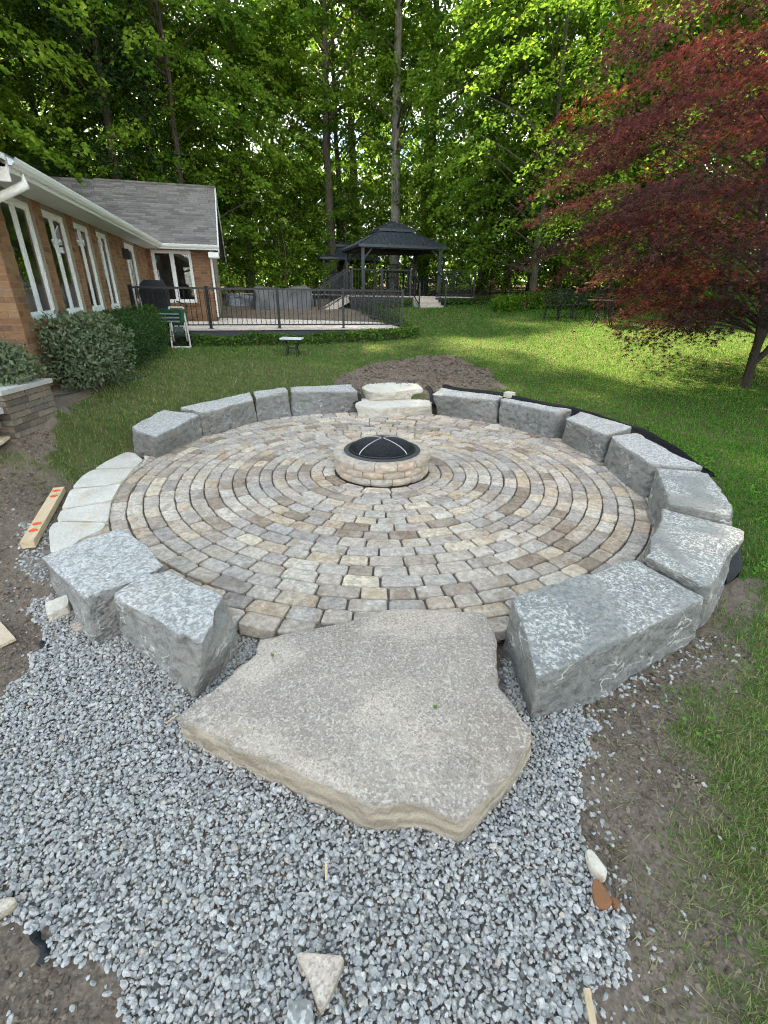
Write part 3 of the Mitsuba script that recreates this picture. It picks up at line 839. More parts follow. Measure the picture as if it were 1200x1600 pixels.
mat('m_soil', lambda p, n, uv: mix((.075, .058, .043), (.20, .16, .12), uv.x) * (.7 + .6 * noise(p.x * 120, p.y * 120, p.z * 120)), .95, .1)
clods = MB()
for (x0, x1, y0, y1, dn) in ((.5, 2.6, .4, 2.3, 11000), (-3.9, -1.2, .9, 4.9, 4500), (-1.9, -.5, .5, 1.0, 11000), (-1.0, 2.1, 7.9, 11.4, 900)):
    n = int((x1 - x0) * (y1 - y0) * dn)
    p = np.column_stack([rng.uniform(x0, x1, n), rng.uniform(y0, y1, n)])
    g_, _, gr_ = masks(p)
    p = p[(rng.random(n) < (1 - g_) ** 2 * (1 - gr_) * (.25 + .75 * sstep(-.2, .5, nz(p, 3.2, 3, 61))))]
    far_ = .0058 + .0016 * np.maximum(p[:, 1] - 2, 0)
    scatter_rocks(clods, p, ground_z(p) + .001, far_ * (.45 + 2.2 * rng.random(len(p)) ** 4))
clods.put('soil_clods', 'm_soil')
say('soil_clods', 'small crumbs and clods of brown soil on the bare earth', 'soil', kind='stuff')

# ------------------------------------------------------------------ loose bits lying about
def chip(name, label, cat, pts, th, bsdf, tilt=(0, 0), seed=0, z=None):
    c = np.mean(pts, 0)
    zz_ = (float(ground_z([c])[0]) + (.024 if polydist([c], GRAVEL)[0] < .02 else -.002) if z is None else z)
    return put_stone(name, bsdf, label, cat, top=pts, bot=pts, zt=zz_ + th + .012, zb=zz_, cell=.012, side=.003, chip=.004, flat=.003, tilt=tilt, seed=seed, under=.01)


chip('broken_flagstone', 'tan triangular piece of broken flagstone lying on the gravel at the bottom of the picture', 'stone', [(-.262, .735), (-.10, .725), (-.135, .64), (-.165, .60), (-.205, .67)], .018, 'm_slab', (.05, .1), 61)
chip('broken_flagstone', 'grey piece of broken stone at the bottom edge below the tan one', 'stone', [(-.25, .625), (-.19, .63), (-.175, .56), (-.27, .55)], .016, 'm_armour', (0, .05), 62)
chip('stone_chip', 'white sliver of split stone at the right edge of the gravel', 'stone', [(.765, 1.045), (.79, 1.045), (.82, .965), (.80, .945), (.765, .975)], .018, 'm_cream', (.1, 0), 63)
chip('bark_piece', 'flat rust brown piece of bark below the white stone sliver', 'bark', [(.755, .945), (.775, .945), (.80, .875), (.765, .862), (.735, .872)], .008, 'm_rust', (.1, .1), 64)
chip('bark_piece', 'small rust brown bark scrap right of the larger piece', 'bark', [(.795, .90), (.82, .895), (.825, .865), (.80, .868)], .006, 'm_rust', (.1, -.1), 65)
chip('stone_chip', 'flat grey stone shard at the left edge of the picture near the bottom', 'stone', [(-1.33, .85), (-1.25, .875), (-1.22, .865), (-1.25, .83), (-1.32, .81)], .012, 'm_slab', (0, .1), 66)
chip('stone_chip', 'pale rock chip lying on the black fabric behind the right hand stones', 'stone', [(1.86, 7.50), (1.97, 7.62), (2.06, 7.50), (1.95, 7.40)], .05, 'm_cream', (0, 0), 67, z=.33)
chip('stone_chip', 'cream stone wedged under the left front armour stone', 'stone', [(-2.16, 2.44), (-2.05, 2.52), (-2.0, 2.42), (-2.08, 2.34)], .05, 'm_cream', (0, .2), 68)
chip('stone_chip', 'flat tan chip lying left of the armour stone on the gravel', 'stone', [(-1.93, 2.3), (-1.85, 2.34), (-1.8, 2.28), (-1.86, 2.24)], .012, 'm_slab', (0, .1), 69)
mm = MB().bar((.625, .66, -.076), (.60, .47, -.076), .018, .014)
k = thing('wood_stake', 'pale wooden stake lying at the bottom right of the gravel', 'stick')
scene[k] = mm.dict('m_lumber')
for i, (x, y, a, lab) in enumerate([(-1.02, 1.62, .9, 'pale wood splinter on the gravel left of the entry slab tip'), (-.19, .97, 1.7, 'thin wood splinter on the gravel below the entry slab')]):
    z = float(ground_z([[x, y]])[0]) + .036
    k = thing('wood_splinter', lab, 'wood splinter')
    scene[k] = MB().bar((x - .028 * math.cos(a), y - .028 * math.sin(a), z), (x + .028 * math.cos(a), y + .028 * math.sin(a), z + .004), .009, .004).dict('m_lumber')
for i, (x, y, z, lab) in enumerate([(-.585, 1.93, .036, 'small green leaf on the left part of the entry slab'), (.255, 1.60, .036, 'small green leaf on the right part of the entry slab'), (1.02, 2.36, .215, 'small yellow green leaf on the large right armour stone')]):
    k = thing('fallen_leaf', lab, 'leaf')
    a = rng.random() * 6
    c, s = math.cos(a) * .016, math.sin(a) * .016
    scene[k] = MB().add([[x - c, y - s, z], [x + s * .6, y - c * .6, z + .004], [x + c, y + s, z + .003], [x - s * .6, y + c * .6, z + .006]], [[0, 1, 2, 3]], (.9, .8)).dict('m_leaf_cover')

# lumber with spray paint marks
lt = thing('lumber', 'short length of pale lumber with orange spray marks beside the flagstones', 'lumber')
A, B = np.array([-2.80, 3.20, -.035]), np.array([-3.20, 4.24, -.005])
MB().bar(A, B, .092, .06, (0, .6)).put('board', 'm_lumber', lt)
dvec = (B - A) / np.linalg.norm(B - A)
sv = np.array([dvec[1], -dvec[0], 0])
for t, w in ((.17, .03), (.28, .03), (.80, .03), (.92, .03)):
    m = MB()
    c = A + (B - A) * t + np.array([0, 0, .0335])
    th = np.linspace(0, 2 * math.pi, 13)[:-1]
    rr = .030 * (1 + .25 * rng.normal(size=12) * .6)
    pts = [c + dvec * r_ * math.cos(q) * .9 + sv * r_ * math.sin(q) * 1.15 for r_, q in zip(rr, th)]
    m.add([c] + pts, [[0, i + 1, (i + 1) % 12 + 1] for i in range(12)])
    m.put('spray_mark', 'm_spray', lt)
# plywood pieces
pk = thing('plywood_sheet', 'dirty plywood offcut lying on the ground at the left edge', 'plywood')
pl = np.array([(-4.75, 4.75), (-3.94, 5.0), (-3.66, 4.28), (-4.45, 4.02)])
zp = [gz(*q) for q in pl]
zq = np.mean(zp)
MB().hexa([[*q, zq + .01 + .02 * (i < 2)] for i, q in enumerate(pl[::-1])] + [[*q, zq + .035 + .02 * (i < 2)] for i, q in enumerate(pl[::-1])]).put('panel', 'm_ply', pk)
e0, e1 = pl[3], pl[2]
MB().bar([*e0, zq + .045], [*e1, zq + .045], .05, .018).put('batten', 'm_cream', pk)
pk = thing('plywood_sheet', 'small tan plywood corner at the left edge below the gravel strip', 'plywood')
pl = np.array([(-2.55, 2.20), (-2.42, 2.36), (-2.19, 2.19), (-2.27, 2.06), (-2.5, 2.0)])
v = [[*q, gz(*q) + .012] for q in pl] + [[*q, gz(*q) + .03] for q in pl]
scene[pk] = MB().add(v, [[5, 6, 7], [5, 7, 8], [5, 8, 9]] + [[i, (i + 1) % 5, (i + 1) % 5 + 5] for i in range(5)] + [[i, (i + 1) % 5 + 5, i + 5] for i in range(5)]).dict('m_ply')
# hose across the left lawn
hp = np.array([(-4.75, 3.9), (-4.35, 4.55), (-4.15, 5.2), (-4.08, 5.9), (-4.05, 6.5), (-3.95, 6.95), (-3.86, 7.4), (-3.8, 7.7)])
tt = np.linspace(0, len(hp) - 1, 60)
hx = np.column_stack([np.interp(tt, np.arange(len(hp)), hp[:, i]) for i in (0, 1)])
for _ in range(6):
    hx[1:-1] = .5 * hx[1:-1] + .25 * (hx[2:] + hx[:-2])
k = thing('garden_hose', 'thin dark green garden hose running across the left lawn', 'hose')
scene[k] = MB().tube(np.column_stack([hx, ground_z(hx) + .022]), .0105, 7).dict('m_hose', True)


# black landscape fabric
def ribbon(pts, w, seed, label, hump=1.0):
    p = np.asarray(pts, float)
    tt = np.linspace(0, len(p) - 1, 14 * (len(p) - 1) + 1)
    c = np.column_stack([np.interp(tt, np.arange(len(p)), p[:, i]) for i in range(3)])
    tg = np.gradient(c[:, :2], axis=0)
    nn = np.column_stack([-tg[:, 1], tg[:, 0]])
    nn /= np.linalg.norm(nn, axis=1, keepdims=True)
    K = 7
    V = []
    for j in range(K):
        t = j / (K - 1)
        off = (t - .35) * w
        q = c.copy()
        q[:, :2] += nn * (off + .03 * nz(np.column_stack([tt * 1.7, tt * 0 + j, tt * 0 + seed]), 1, 2, seed))[:, None]
        q[:, 2] += hump * .035 * math.sin(math.pi * min(1, t * 1.6)) + hump * .03 * nz(np.column_stack([tt * 2.1, tt * 0 + j * .8, tt * 0 + seed]), 1, 3, seed + 1) - .06 * max(0, t - .5) * 2
        V.append(q)
    V = np.stack(V, 1)
    n = len(c)
    i, j = np.meshgrid(np.arange(n - 1), np.arange(K - 1), indexing='ij')
    q = np.stack([i * K + j, (i + 1) * K + j, (i + 1) * K + j + 1, i * K + j + 1], -1).reshape(-1, 4)
    top = V.reshape(-1, 3)
    low = top - [0, 0, .006]
    k = thing('landscape_fabric', label, 'landscape fabric')
    scene[k] = MB().add(np.vstack([top, low]), np.vstack([q, q[:, ::-1] + n * K])).dict('m_fabric', True)


ribbon([(.98, 8.22, .33), (1.92, 7.52, .33), (2.70, 6.62, .32), (3.16, 5.72, .30), (3.17, 4.95, .28), (3.14, 4.2, .25)], -.055, 3, 'crumpled black landscape fabric along the back of the right hand armour stones')
k = thing('landscape_fabric', 'bulging black landscape fabric under the overhang of the far right armour stone', 'landscape fabric')
th = np.linspace(0, math.pi, 12)
V = []
for i, (x, y, h, r_) in enumerate([(3.09, 4.1, .24, .05), (2.95, 3.75, .25, .06), (2.83, 3.35, .25, .07), (2.70, 3.07, .22, .10), (2.60, 2.88, .15, .09), (2.47, 2.76, .08, .05)]):
    for a in np.linspace(0, math.pi, 9):
        c = np.array([.75, -.66])
        o = r_ * math.sin(a) * (1 + .3 * nz(np.array([[i * .9, a * 2, 3.]]), 1, 2, 5)[0])
        z = -.12 + (h + .12) * (a / math.pi)
        V.append([x - .10 + c[0] * o, y + .04 + c[1] * o, z])
i, j = np.meshgrid(np.arange(5), np.arange(8), indexing='ij')
scene[k] = MB().add(V, np.stack([i * 9 + j, (i + 1) * 9 + j, (i + 1) * 9 + j + 1, i * 9 + j + 1], -1).reshape(-1, 4)).dict('m_fabric', True)
ribbon([(-.60, 8.25, .28), (-.50, 7.95, .27), (-.49, 7.72, .12)], .14, 5, 'black landscape fabric in the gap left of the stone steps')
ribbon([(.74, 8.35, .30), (.80, 8.05, .26), (.79, 7.75, .10)], .14, 6, 'black landscape fabric in the gap right of the stone steps')
ribbon([(-2.02, 2.16, -.10), (-1.97, 2.13, -.095), (-1.92, 2.09, -.10)], .05, 7, 'scrap of black fabric sticking out of the gravel left of the armour stones', .3)
ribbon([(-1.13, .79, -.118), (-1.08, .755, -.116), (-1.04, .73, -.118)], .022, 8, 'scrap of black fabric at the bottom left edge of the gravel', .25)

# ------------------------------------------------------------------ house
ho = thing('house', 'brown brick bungalow with white windows and grey shingle roof on the left', 'house')
ZG = .35
EZ, PITCHR = 2.93, math.tan(math.radians(28))
wall = MB()
WIN = [(-.10, .90), (1.20, 2.22), (2.56, 3.53), (3.90, 4.83)]
DOOR = (6.25, 7.55)
WZ0, WZ1 = 1.42, 2.78
TH = .12


def wbox(mb, s0, s1, z0, z1, o0=-TH, o1=0.0):
    mb.box((s0, o0, z0), (s1, o1, z1), lambda p: HF(p[:, [0, 1, 2]]))


HFf = lambda p: HF(p)  # noqa: E731
S0, S1 = -.45, 9.06
segs = sorted(WIN + [DOOR])
cur = S0
for (a, c) in segs:
    wbox(wall, cur, a, ZG, EZ)
    if (a, c) == DOOR:
        wbox(wall, a, c, ZG, .94)
    else:
        wbox(wall, a, c, ZG, WZ0)
    wbox(wall, a, c, WZ1, EZ)
    cur = c
wbox(wall, cur, S1 + TH, ZG, EZ)
# gable end towards the camera
wall.box((S0, -4.5, ZG), (S0 + TH, -TH, EZ + .3), HFf)
# wing: wall facing the deck, and its right side
WW = (.13, 1.20)
WWZ = (1.44, 2.81)
WO = 1.68
wall.box((S1, 0.0, ZG), (S1 + TH, WW[0], EZ), HFf)
wall.box((S1, WW[1], ZG), (S1 + TH, WO, EZ), HFf)
wall.box((S1, WW[0], ZG), (S1 + TH, WW[1], WWZ[0]), HFf)
wall.box((S1, WW[0], WWZ[1]), (S1 + TH, WW[1], EZ), HFf)
wall.box((S1 + TH, WO - TH, ZG), (S1 + 6.0, WO, EZ), HFf)
# gable triangle of the wing
wall.add(HF([[S1 + .0, WO - .06, EZ], [S1 + 6.0, WO - .06, EZ], [S1 + 3.0, WO - .06, EZ + 3.0 * PITCHR]]), [[0, 1, 2]])
wk = wall.put('wall', 'm_mortar', ho)
bricks = []
BH, BL_, G = .0755, .205, .0095


def course_bricks(fr, u0, u1, z0, z1, holes):
    nrow = int((z1 - z0) / BH)
    for r in range(nrow):
        zb = z0 + r * BH
        x = u0 - (r % 2) * (BL_ + G) / 2
        while x < u1:
            a, c = max(x, u0), min(x + BL_, u1)
            x += BL_ + G
            spans = [(a, c)]
            for (h0, h1, hz0, hz1) in holes:
                if zb + BH - G > hz0 + .01 and zb < hz1 - .01:
                    new = []
                    for (p_, q_) in spans:
                        if q_ <= h0 or p_ >= h1:
                            new.append((p_, q_))
                        else:
                            if h0 - p_ > .03:
                                new.append((p_, h0))
                            if q_ - h1 > .03:
                                new.append((h1, q_))
                    spans = new
            for (p_, q_) in spans:
                if q_ - p_ > .025:
                    m = MB()
                    d_ = .006 + .002 * rng.random()
                    m.box((p_, -.002, zb), (q_, d_, zb + BH - G), fr)
                    bricks.append((np.linalg.norm(m.v[0].mean(0) - EYE), m))


holes = [(a, c, WZ0 - .03, WZ1) for a, c in WIN] + [(DOOR[0], DOOR[1], .9, WZ1)]
course_bricks(lambda p: HF(p), S0, S1, ZG + .15, EZ - .02, holes)
course_bricks(lambda p: HF(np.column_stack([S0 - p[:, 1], -p[:, 0], p[:, 2]])), 0, 2.2, ZG + .15, EZ + .2, [])
course_bricks(lambda p: HF(np.column_stack([S1 - p[:, 1], p[:, 0], p[:, 2]])), 0, WO, .93, EZ - .02, [(WW[0], WW[1], WWZ[0] - .02, WWZ[1])])
course_bricks(lambda p: HF(np.column_stack([p[:, 0], WO + p[:, 1], p[:, 2]])), S1 + .0, S1 + 2.5, .93, EZ - .02, [])
bricks.sort(key=lambda x: x[0])
brest = MB()
for q, (_, m) in enumerate(bricks):
    if q < 290:
        m.put('brick', 'm_brick', wk)
    else:
        brest.add(m.v[0], m.f[0], m.u[0])
say(brest.put('brickwork', 'm_brick', wk), kind='stuff')
# brick sills under the windows
for (a, c) in WIN:
    m = MB()
    x = a - .04
    while x < c + .03:
        m.box((x, -.02, WZ0 - .085), (x + .062, .055, WZ0 - .012), HFf, rng.random(2))
        x += .071
    m.put('brick_sill', 'm_brick', wk)
m = MB()
x = WW[0] - .04
while x < WW[1] + .03:
    m.box((S1 - .055, x, WWZ[0] - .085), (S1 + .02, x + .062, WWZ[0] - .012), HFf, rng.random(2))
    x += .071
m.put('brick_sill', 'm_brick', wk)


def window(name, fr, u0, u1, z0, z1, split=(.5,), w=.06):
    """frame in the opening, sash bars and panes; fr maps (u, depth outwards, z)."""
    m = MB()
    for lo, hi in (((u0, -.075, z0), (u1, -.04, z0 + w * 1.15)), ((u0, -.075, z1 - w), (u1, -.04, z1)), ((u0, -.075, z0 + w * 1.15), (u0 + w, -.04, z1 - w)), ((u1 - w, -.075, z0 + w * 1.15), (u1, -.04, z1 - w))):
        m.box(lo, hi, fr)
    cuts = [u0 + w] + [u0 + (u1 - u0) * s for s in split] + [u1 - w]
    for c in cuts[1:-1]:
        m.box((c - .03, -.074, z0 + w * 1.15), (c + .03, -.045, z1 - w), fr)
    k = m.put(name, 'm_white', ho)
    for a, c in zip(cuts[:-1], cuts[1:]):
        a, c = a + (.03 if a != cuts[0] else 0), c - (.03 if c != cuts[-1] else 0)
        s = MB()
        z0_, z1_ = z0 + w * 1.15, z1 - w
        t = .026
        for lo, hi in (((a, -.072, z0_), (c, -.048, z0_ + t)), ((a, -.072, z1_ - t), (c, -.048, z1_)), ((a, -.072, z0_ + t), (a + t, -.048, z1_ - t)), ((c - t, -.072, z0_ + t), (c, -.048, z1_ - t))):
            s.box(lo, hi, fr)
        s.put('sash', 'm_white', k)
        g = MB().add(fr(np.array([[a + t, -.06, z0_ + t], [c - t, -.06, z0_ + t], [c - t, -.06, z1_ - t], [a + t, -.06, z1_ - t]])), [[0, 1, 2, 3]])
        g.put('pane', 'm_glass', k)
    return k


frL = lambda p: HF(p)  # noqa: E731
for (a, c) in WIN:
    window('window', frL, a, c, WZ0, WZ1)
dk = window('patio_door', frL, DOOR[0], DOOR[1], .94, WZ1, (.36,), .11)
frW = lambda p: HF(np.column_stack([S1 - p[:, 1], p[:, 0], p[:, 2]]))  # noqa: E731
window('window', frW, WW[0], WW[1], WWZ[0], WWZ[1])
# the rooms behind the glass
m = MB()
m.box((S0 + TH, -4.2, .5), (S1 - .1, -4.1, EZ), HFf)
m.box((S0 + TH, -4.1, .5), (S1 + 5, -TH, .55), HFf)
m.box((S1 + 3, -4.1, .5), (S1 + 3.1, WO - TH, EZ), HFf)
m.box((S0 + TH, -4.1, EZ - .02), (S1 + 3, -TH, EZ + .03), HFf)
m.box((S1 + TH, -TH, EZ - .02), (S1 + 3, WO - TH, EZ + .03), HFf)
m.put('room', 'm_interior', ho)
# roof: courses of shingle tabs on two slopes, soffit, fascia, gutter
roof = MB()
OV = .46
roof_main = lambda u, w: (u, OV - w, EZ + w * PITCHR)  # noqa: E731
NC = 27
CW = .135


def slope(mb, fn, u0, u1, clip=None):
    for r in range(NC):
        w0, w1 = r * CW, (r + 1) * CW + .03
        x = u0 - rng.random() * .3
        while x < u1:
            a, c = max(x, u0), min(x + .30, u1)
            x += .304
            if c - a < .03 or (clip and not clip((a + c) / 2, w0)):
                continue
            lift = .030 + .004 * rng.random()
            q = []
            for (uu, ww, l) in ((a, w0, lift), (c, w0, lift), (c, w1, .010), (a, w1, .010)):
                s_, o_, z_ = fn(uu, ww)
                q.append((s_, o_, z_ + l))
            low = [(s_, o_, z_ - .02) for s_, o_, z_ in (fn(uu, ww) for uu, ww in ((a, w0), (c, w0), (c, w1), (a, w1)))]
            p = HF(np.array(low + q))
            if fn is roof_wing:
                p = p
            mb.hexa(p, rng.random(2))


roof_wing = lambda u, w: (S1 - OV + w, u, EZ + w * PITCHR)  # noqa: E731
sh = MB()
slope(sh, roof_main, -.95, S1 + 4, lambda u, w: w < NC * CW)
slope(sh, roof_wing, -3.6, WO + .30, lambda u, w: u > OV - w - .35)
under = MB()
LW = NC * CW


def sheet(mb, pts, th):
    p = HF(np.array(pts))
    mb.hexa(np.vstack([p - [0, 0, th], p]))


sheet(under, [(-.95, OV, EZ - .02), (S1 + 4, OV, EZ - .02), (S1 + 4, OV - LW, EZ + LW * PITCHR - .02), (-.95, OV - LW, EZ + LW * PITCHR - .02)], .05)
sheet(under, [(S1 - OV, -3.6, EZ - .021), (S1 - OV, WO + .3, EZ - .021), (S1 - OV + LW, WO + .3, EZ + LW * PITCHR - .021), (S1 - OV + LW, -3.6, EZ + LW * PITCHR - .021)][::-1], .05)
sheet(under, [(S1 - OV + LW, -3.6, EZ + LW * PITCHR - .021), (S1 - OV + LW, WO + .3, EZ + LW * PITCHR - .021), (S1 - OV + 2 * LW, WO + .3, EZ - .021), (S1 - OV + 2 * LW, -3.6, EZ - .021)][::-1], .05)
sheet(under, [(-.95, OV - LW, EZ + LW * PITCHR - .02), (S1 + 4, OV - LW, EZ + LW * PITCHR - .02), (S1 + 4, OV - 2 * LW, EZ - .02), (-.95, OV - 2 * LW, EZ - .02)], .05)
rk = under.put('roof', 'm_shingle', ho)
say(sh.put('shingle', 'm_shingle', rk), kind='stuff')
m = MB()
for q in np.arange(-1.6, WO + .28, .3):
    u0, u1 = q, q + .295
    m.box((S1 - OV + LW - .11, u0, EZ + LW * PITCHR - .02), (S1 - OV + LW + .11, u1, EZ + LW * PITCHR + .035), HFf, rng.random(2))
m.put('ridge_cap', 'm_shingle', rk)
m = MB()
m.box((-.95, 0.01, EZ - .10), (S1 - OV + .02, OV, EZ - .085), HFf)
m.box((S1 - OV + .02, 0.01, EZ - .101), (S1 - .01, WO + .28, EZ - .086), HFf)
m.put('soffit', 'm_soffit', ho)
m = MB()
m.box((-.95, OV - .02, EZ - .115), (S1 - OV, OV + .004, EZ - .02), HFf)
m.box((S1 - OV - .004, OV + .004, EZ - .115), (S1 - OV + .02, WO + .30, EZ - .02), HFf)
m.box((-.975, OV - 2 * LW, EZ - .2), (-.95, OV, EZ - .08), HFf)
m.put('fascia', 'm_white', ho)
# gutter trough along both eaves
prof = .72 * np.array([(0, 0), (0, -.10), (.055, -.115), (.095, -.07), (.115, -.02), (.115, .0), (.105, .0), (.085, -.06), (.05, -.10), (.012, -.09), (.012, 0)])
m = MB()


def gutter(mb, fa, fb):
    n = len(prof)
    v = np.vstack([HF([fa(x, z) for x, z in prof]), HF([fb(x, z) for x, z in prof])])
    j = np.arange(n)
    mb.add(v, np.stack([j, (j + 1) % n, (j + 1) % n + n, j + n], 1))


gutter(m, lambda x, z: (-.97, OV + .005 + x, EZ + .005 + z), lambda x, z: (S1 - OV - x, OV + .005 + x, EZ + .005 + z))
gutter(m, lambda x, z: (S1 - OV - .005 - x, OV + .005 + x, EZ + .006 + z), lambda x, z: (S1 - OV - .005 - x, WO + .32, EZ + .006 + z))
m.put('gutter', 'm_white', ho)
# rake boards of the wing gable
m = MB()
a, c, d_ = hf(S1 - OV - .02, WO + .315, EZ - .10), hf(S1 - OV + LW, WO + .315, EZ + LW * PITCHR - .08), hf(S1 - OV + 2 * LW, WO + .315, EZ - .10)
m.bar(a, c, .03, .17).bar(c, d_, .03, .17)
m.box((S1 - OV - .02, WO + .02, EZ - .30), (S1 + .10, WO + .30, EZ - .17), HFf)
m.put('rake_board', 'm_white', ho)
# downspouts
m = MB()
g0 = hf(-.78, OV + .06, EZ - .09)
pts = [g0, g0 + [0, 0, -.10], hf(-.80, .30, EZ - .30), hf(-.62, -.22, EZ - .44), hf(-.56, -.34, EZ - .56), hf(-.535, -.36, EZ - .8), hf(-.525, -.36, .62)]
m.tube(pts, .042, 10)
m.put('downspout', 'm_white', ho, True)
m = MB().tube([hf(S1 - .1, WO + .06, EZ - .1), hf(S1 - .05, WO + .06, EZ - .3), hf(S1 - .05, WO + .05, 1.05)], .035, 8)
m.put('downspout', 'm_white', ho, True)
# near porch gable just at the frame edge, satellite dish on the roof, wall lantern
m = MB()
m.box((-1.9, -1.5, EZ - .12), (-.98, OV - .12, EZ + .02), HFf)
m.add(HF([[-1.92, -1.6, EZ + .02], [-1.92, OV - .1, EZ + .02], [-1.92, -1.6, EZ + .75]]), [[0, 1, 2]])
sheet(m, [(-2.0, OV, EZ + .02), (-.96, OV, EZ + .02), (-.96, -1.6, EZ + .93), (-2.0, -1.6, EZ + .93)], .05)
m.put('porch_gable', 'm_white', ho)
dish = thing('satellite_dish', 'small white satellite dish on the near roof at the left edge', 'satellite dish')
dc = hf(.35, -1.05, EZ + 1.62 * PITCHR + .26)
MB().lathe([(.001, -.05), (.10, -.04), (.19, -.01), (.245, .03), (.255, .035), (.19, .005), (.10, -.025)], dc, 22).put('reflector', 'm_white', dish, True)
MB().tube([dc - [0, 0, .05], dc - [0, 0, .32]], .02, 6).put('mast', 'm_steel', dish)
m = MB()
m.box((5.88, .01, 2.42), (5.98, .05, 2.62), HFf).box((5.87, .05, 2.40), (5.99, .16, 2.56), HFf).box((5.89, .06, 2.56), (5.97, .14, 2.61), HFf)
k = m.put('wall_lantern', 'm_black', ho)

# ------------------------------------------------------------------ lower deck
DZ = .93
S_F, S_B, O_R = 5.72, 16.2, 6.66
dk = thing('lower_deck', 'low beige board deck with dark skirting behind the house corner', 'deck')
i = 0
for s in np.arange(S_F, S_B, .142):
    o0 = .012 if s < S1 - .15 else WO + .03
    o1 = O_R if s < 11.75 else 6.45
    MB().box((s, o0, DZ - .03), (s + .137, o1, DZ), HFf).put('board', 'm_deck', dk)
m = MB().box((S_F - .03, .0, DZ - .032), (S_F - .006, O_R + .01, DZ + .002), HFf)
m.put('edge_board', 'm_deck', dk)
for zt in (DZ - .035, DZ - .183, DZ - .331):
    m = MB().box((S_F + .01, .0, zt - .145), (S_F + .035, O_R, zt), HFf)
    m.box((S_F + .035, O_R - .025, zt - .145), (11.8, O_R, zt), HFf)
    m.put('skirt_board', 'm_siding', dk)
MB().box((S_F + .05, .05, .3), (S_B - .1, O_R - .05, DZ - .04), HFf).put('frame', 'm_dark', dk)


def railing(name, label, runs, posts, zf, h=.9, group='black metal railings'):
    """runs: lists of (s, o) end points; one rail, balusters one by one, posts with caps."""
    k = thing(name, label, 'railing', group)
    m, lowr = MB(), MB()
    for (a, c, za, zc) in runs:
        A_, C_ = hf(*a, za), hf(*c, zc)
        m.bar(A_ + [0, 0, h], C_ + [0, 0, h], .05, .045)
        lowr.bar(A_ + [0, 0, .09], C_ + [0, 0, .09], .03, .03)
    m.put('top_rail', 'm_black', k)
    lowr.put('bottom_rail', 'm_black', k)
    for (a, c, za, zc) in runs:
        n = int(np.hypot(a[0] - c[0], a[1] - c[1]) / .115)
        for j in range(1, n):
            t = j / n
            p = hf(a[0] + (c[0] - a[0]) * t, a[1] + (c[1] - a[1]) * t, za + (zc - za) * t)
            MB().tube([p + [0, 0, .09], p + [0, 0, h - .02]], .0085, 5, cap=False).put('baluster', 'm_black', k)
    for (s, o, z) in posts:
        p = hf(s, o, z)
        q = MB().bar(p, p + [0, 0, h + .03], .058, .058)
        q.bar(p + [0, 0, h + .03], p + [0, 0, h + .05], .075, .075).bar(p, p + [0, 0, .012], .11, .11)
        q.put('post', 'm_black', k)
    return k


railing('deck_railing', 'black metal railing along the front of the lower deck', [((S_F + .04, .03), (S_F + .04, O_R - .06), DZ, DZ)], [(S_F + .04, o, DZ) for o in (.05, 1.70, 3.35, 5.0, O_R - .06)], DZ)
railing('deck_railing', 'black metal railing along the right side of the lower deck', [((S_F + .16, O_R - .06), (11.7, O_R - .06), DZ, DZ)], [(s, O_R - .06, DZ) for s in (7.2, 8.8, 10.3, 11.7)], DZ)

# ------------------------------------------------------------------ upper deck with stairs
UZ = 1.66
UF, UB, UL, UR = 11.9, 22.0, 6.5, 11.6
ud = thing('upper_deck', 'raised deck with dark horizontal siding under the gazebos', 'deck')
for s in np.arange(UF, UB, .142):
    MB().box((s, UL, UZ - .03), (s + .137, UR, UZ), HFf).put('board', 'm_deck', ud)
for z in np.arange(UZ - .2, .75, -.155):
    m = MB().box((UF, UL, z - .148), (UF + .03, UR, z), HFf)
    m.box((UF + .03, UL, z - .148), (UB, UL + .03, z), HFf)
    m.put('skirt_board', 'm_siding', ud)
m = MB().box((UF - .012, UL - .012, UZ - .19), (UF + .012, UR, UZ - .031), HFf).box((UF + .012, UL - .012, UZ - .19), (UB, UL + .012, UZ - .031), HFf)
m.put('edge_board', 'm_siding', ud)
MB().box((UF + .06, UL + .06, .4), (UB - .1, UR - .1, UZ - .04), HFf).put('frame', 'm_dark', ud)
# second platform carrying the small gazebo
for s in np.arange(17.2, 23.2, .142):
    MB().box((s, 2.2, UZ - .03), (s + .137, UL - .01, UZ), HFf).put('board', 'm_deck', ud)
MB().box((17.25, 2.25, .4), (23.1, UL, UZ - .04), HFf).put('frame', 'm_dark', ud)
railing('deck_railing', 'black metal railing along the front of the upper deck', [((UF + .05, UL + .05), (UF + .05, 8.85), UZ, UZ), ((UF + .05, 9.98), (UF + .05, UR - .05), UZ, UZ), ((UF + .2, UR - .05), (UB - 3, UR - .05), UZ, UZ)],
        [(UF + .05, o, UZ) for o in (UL + .05, 7.7, 8.85, 9.98, UR - .05)] + [(s, UR - .05, UZ) for s in (14, 16, 18)], UZ)
railing('deck_railing', 'black metal railing along the left side of the upper deck behind the stairs', [((UF + .12, UL + .05), (12.3, UL + .05), UZ, UZ), ((13.5, UL + .05), (17, UL + .05), UZ, UZ)], [(s, UL + .05, UZ) for s in (12.3, 13.5, 15.2, 17)], UZ)
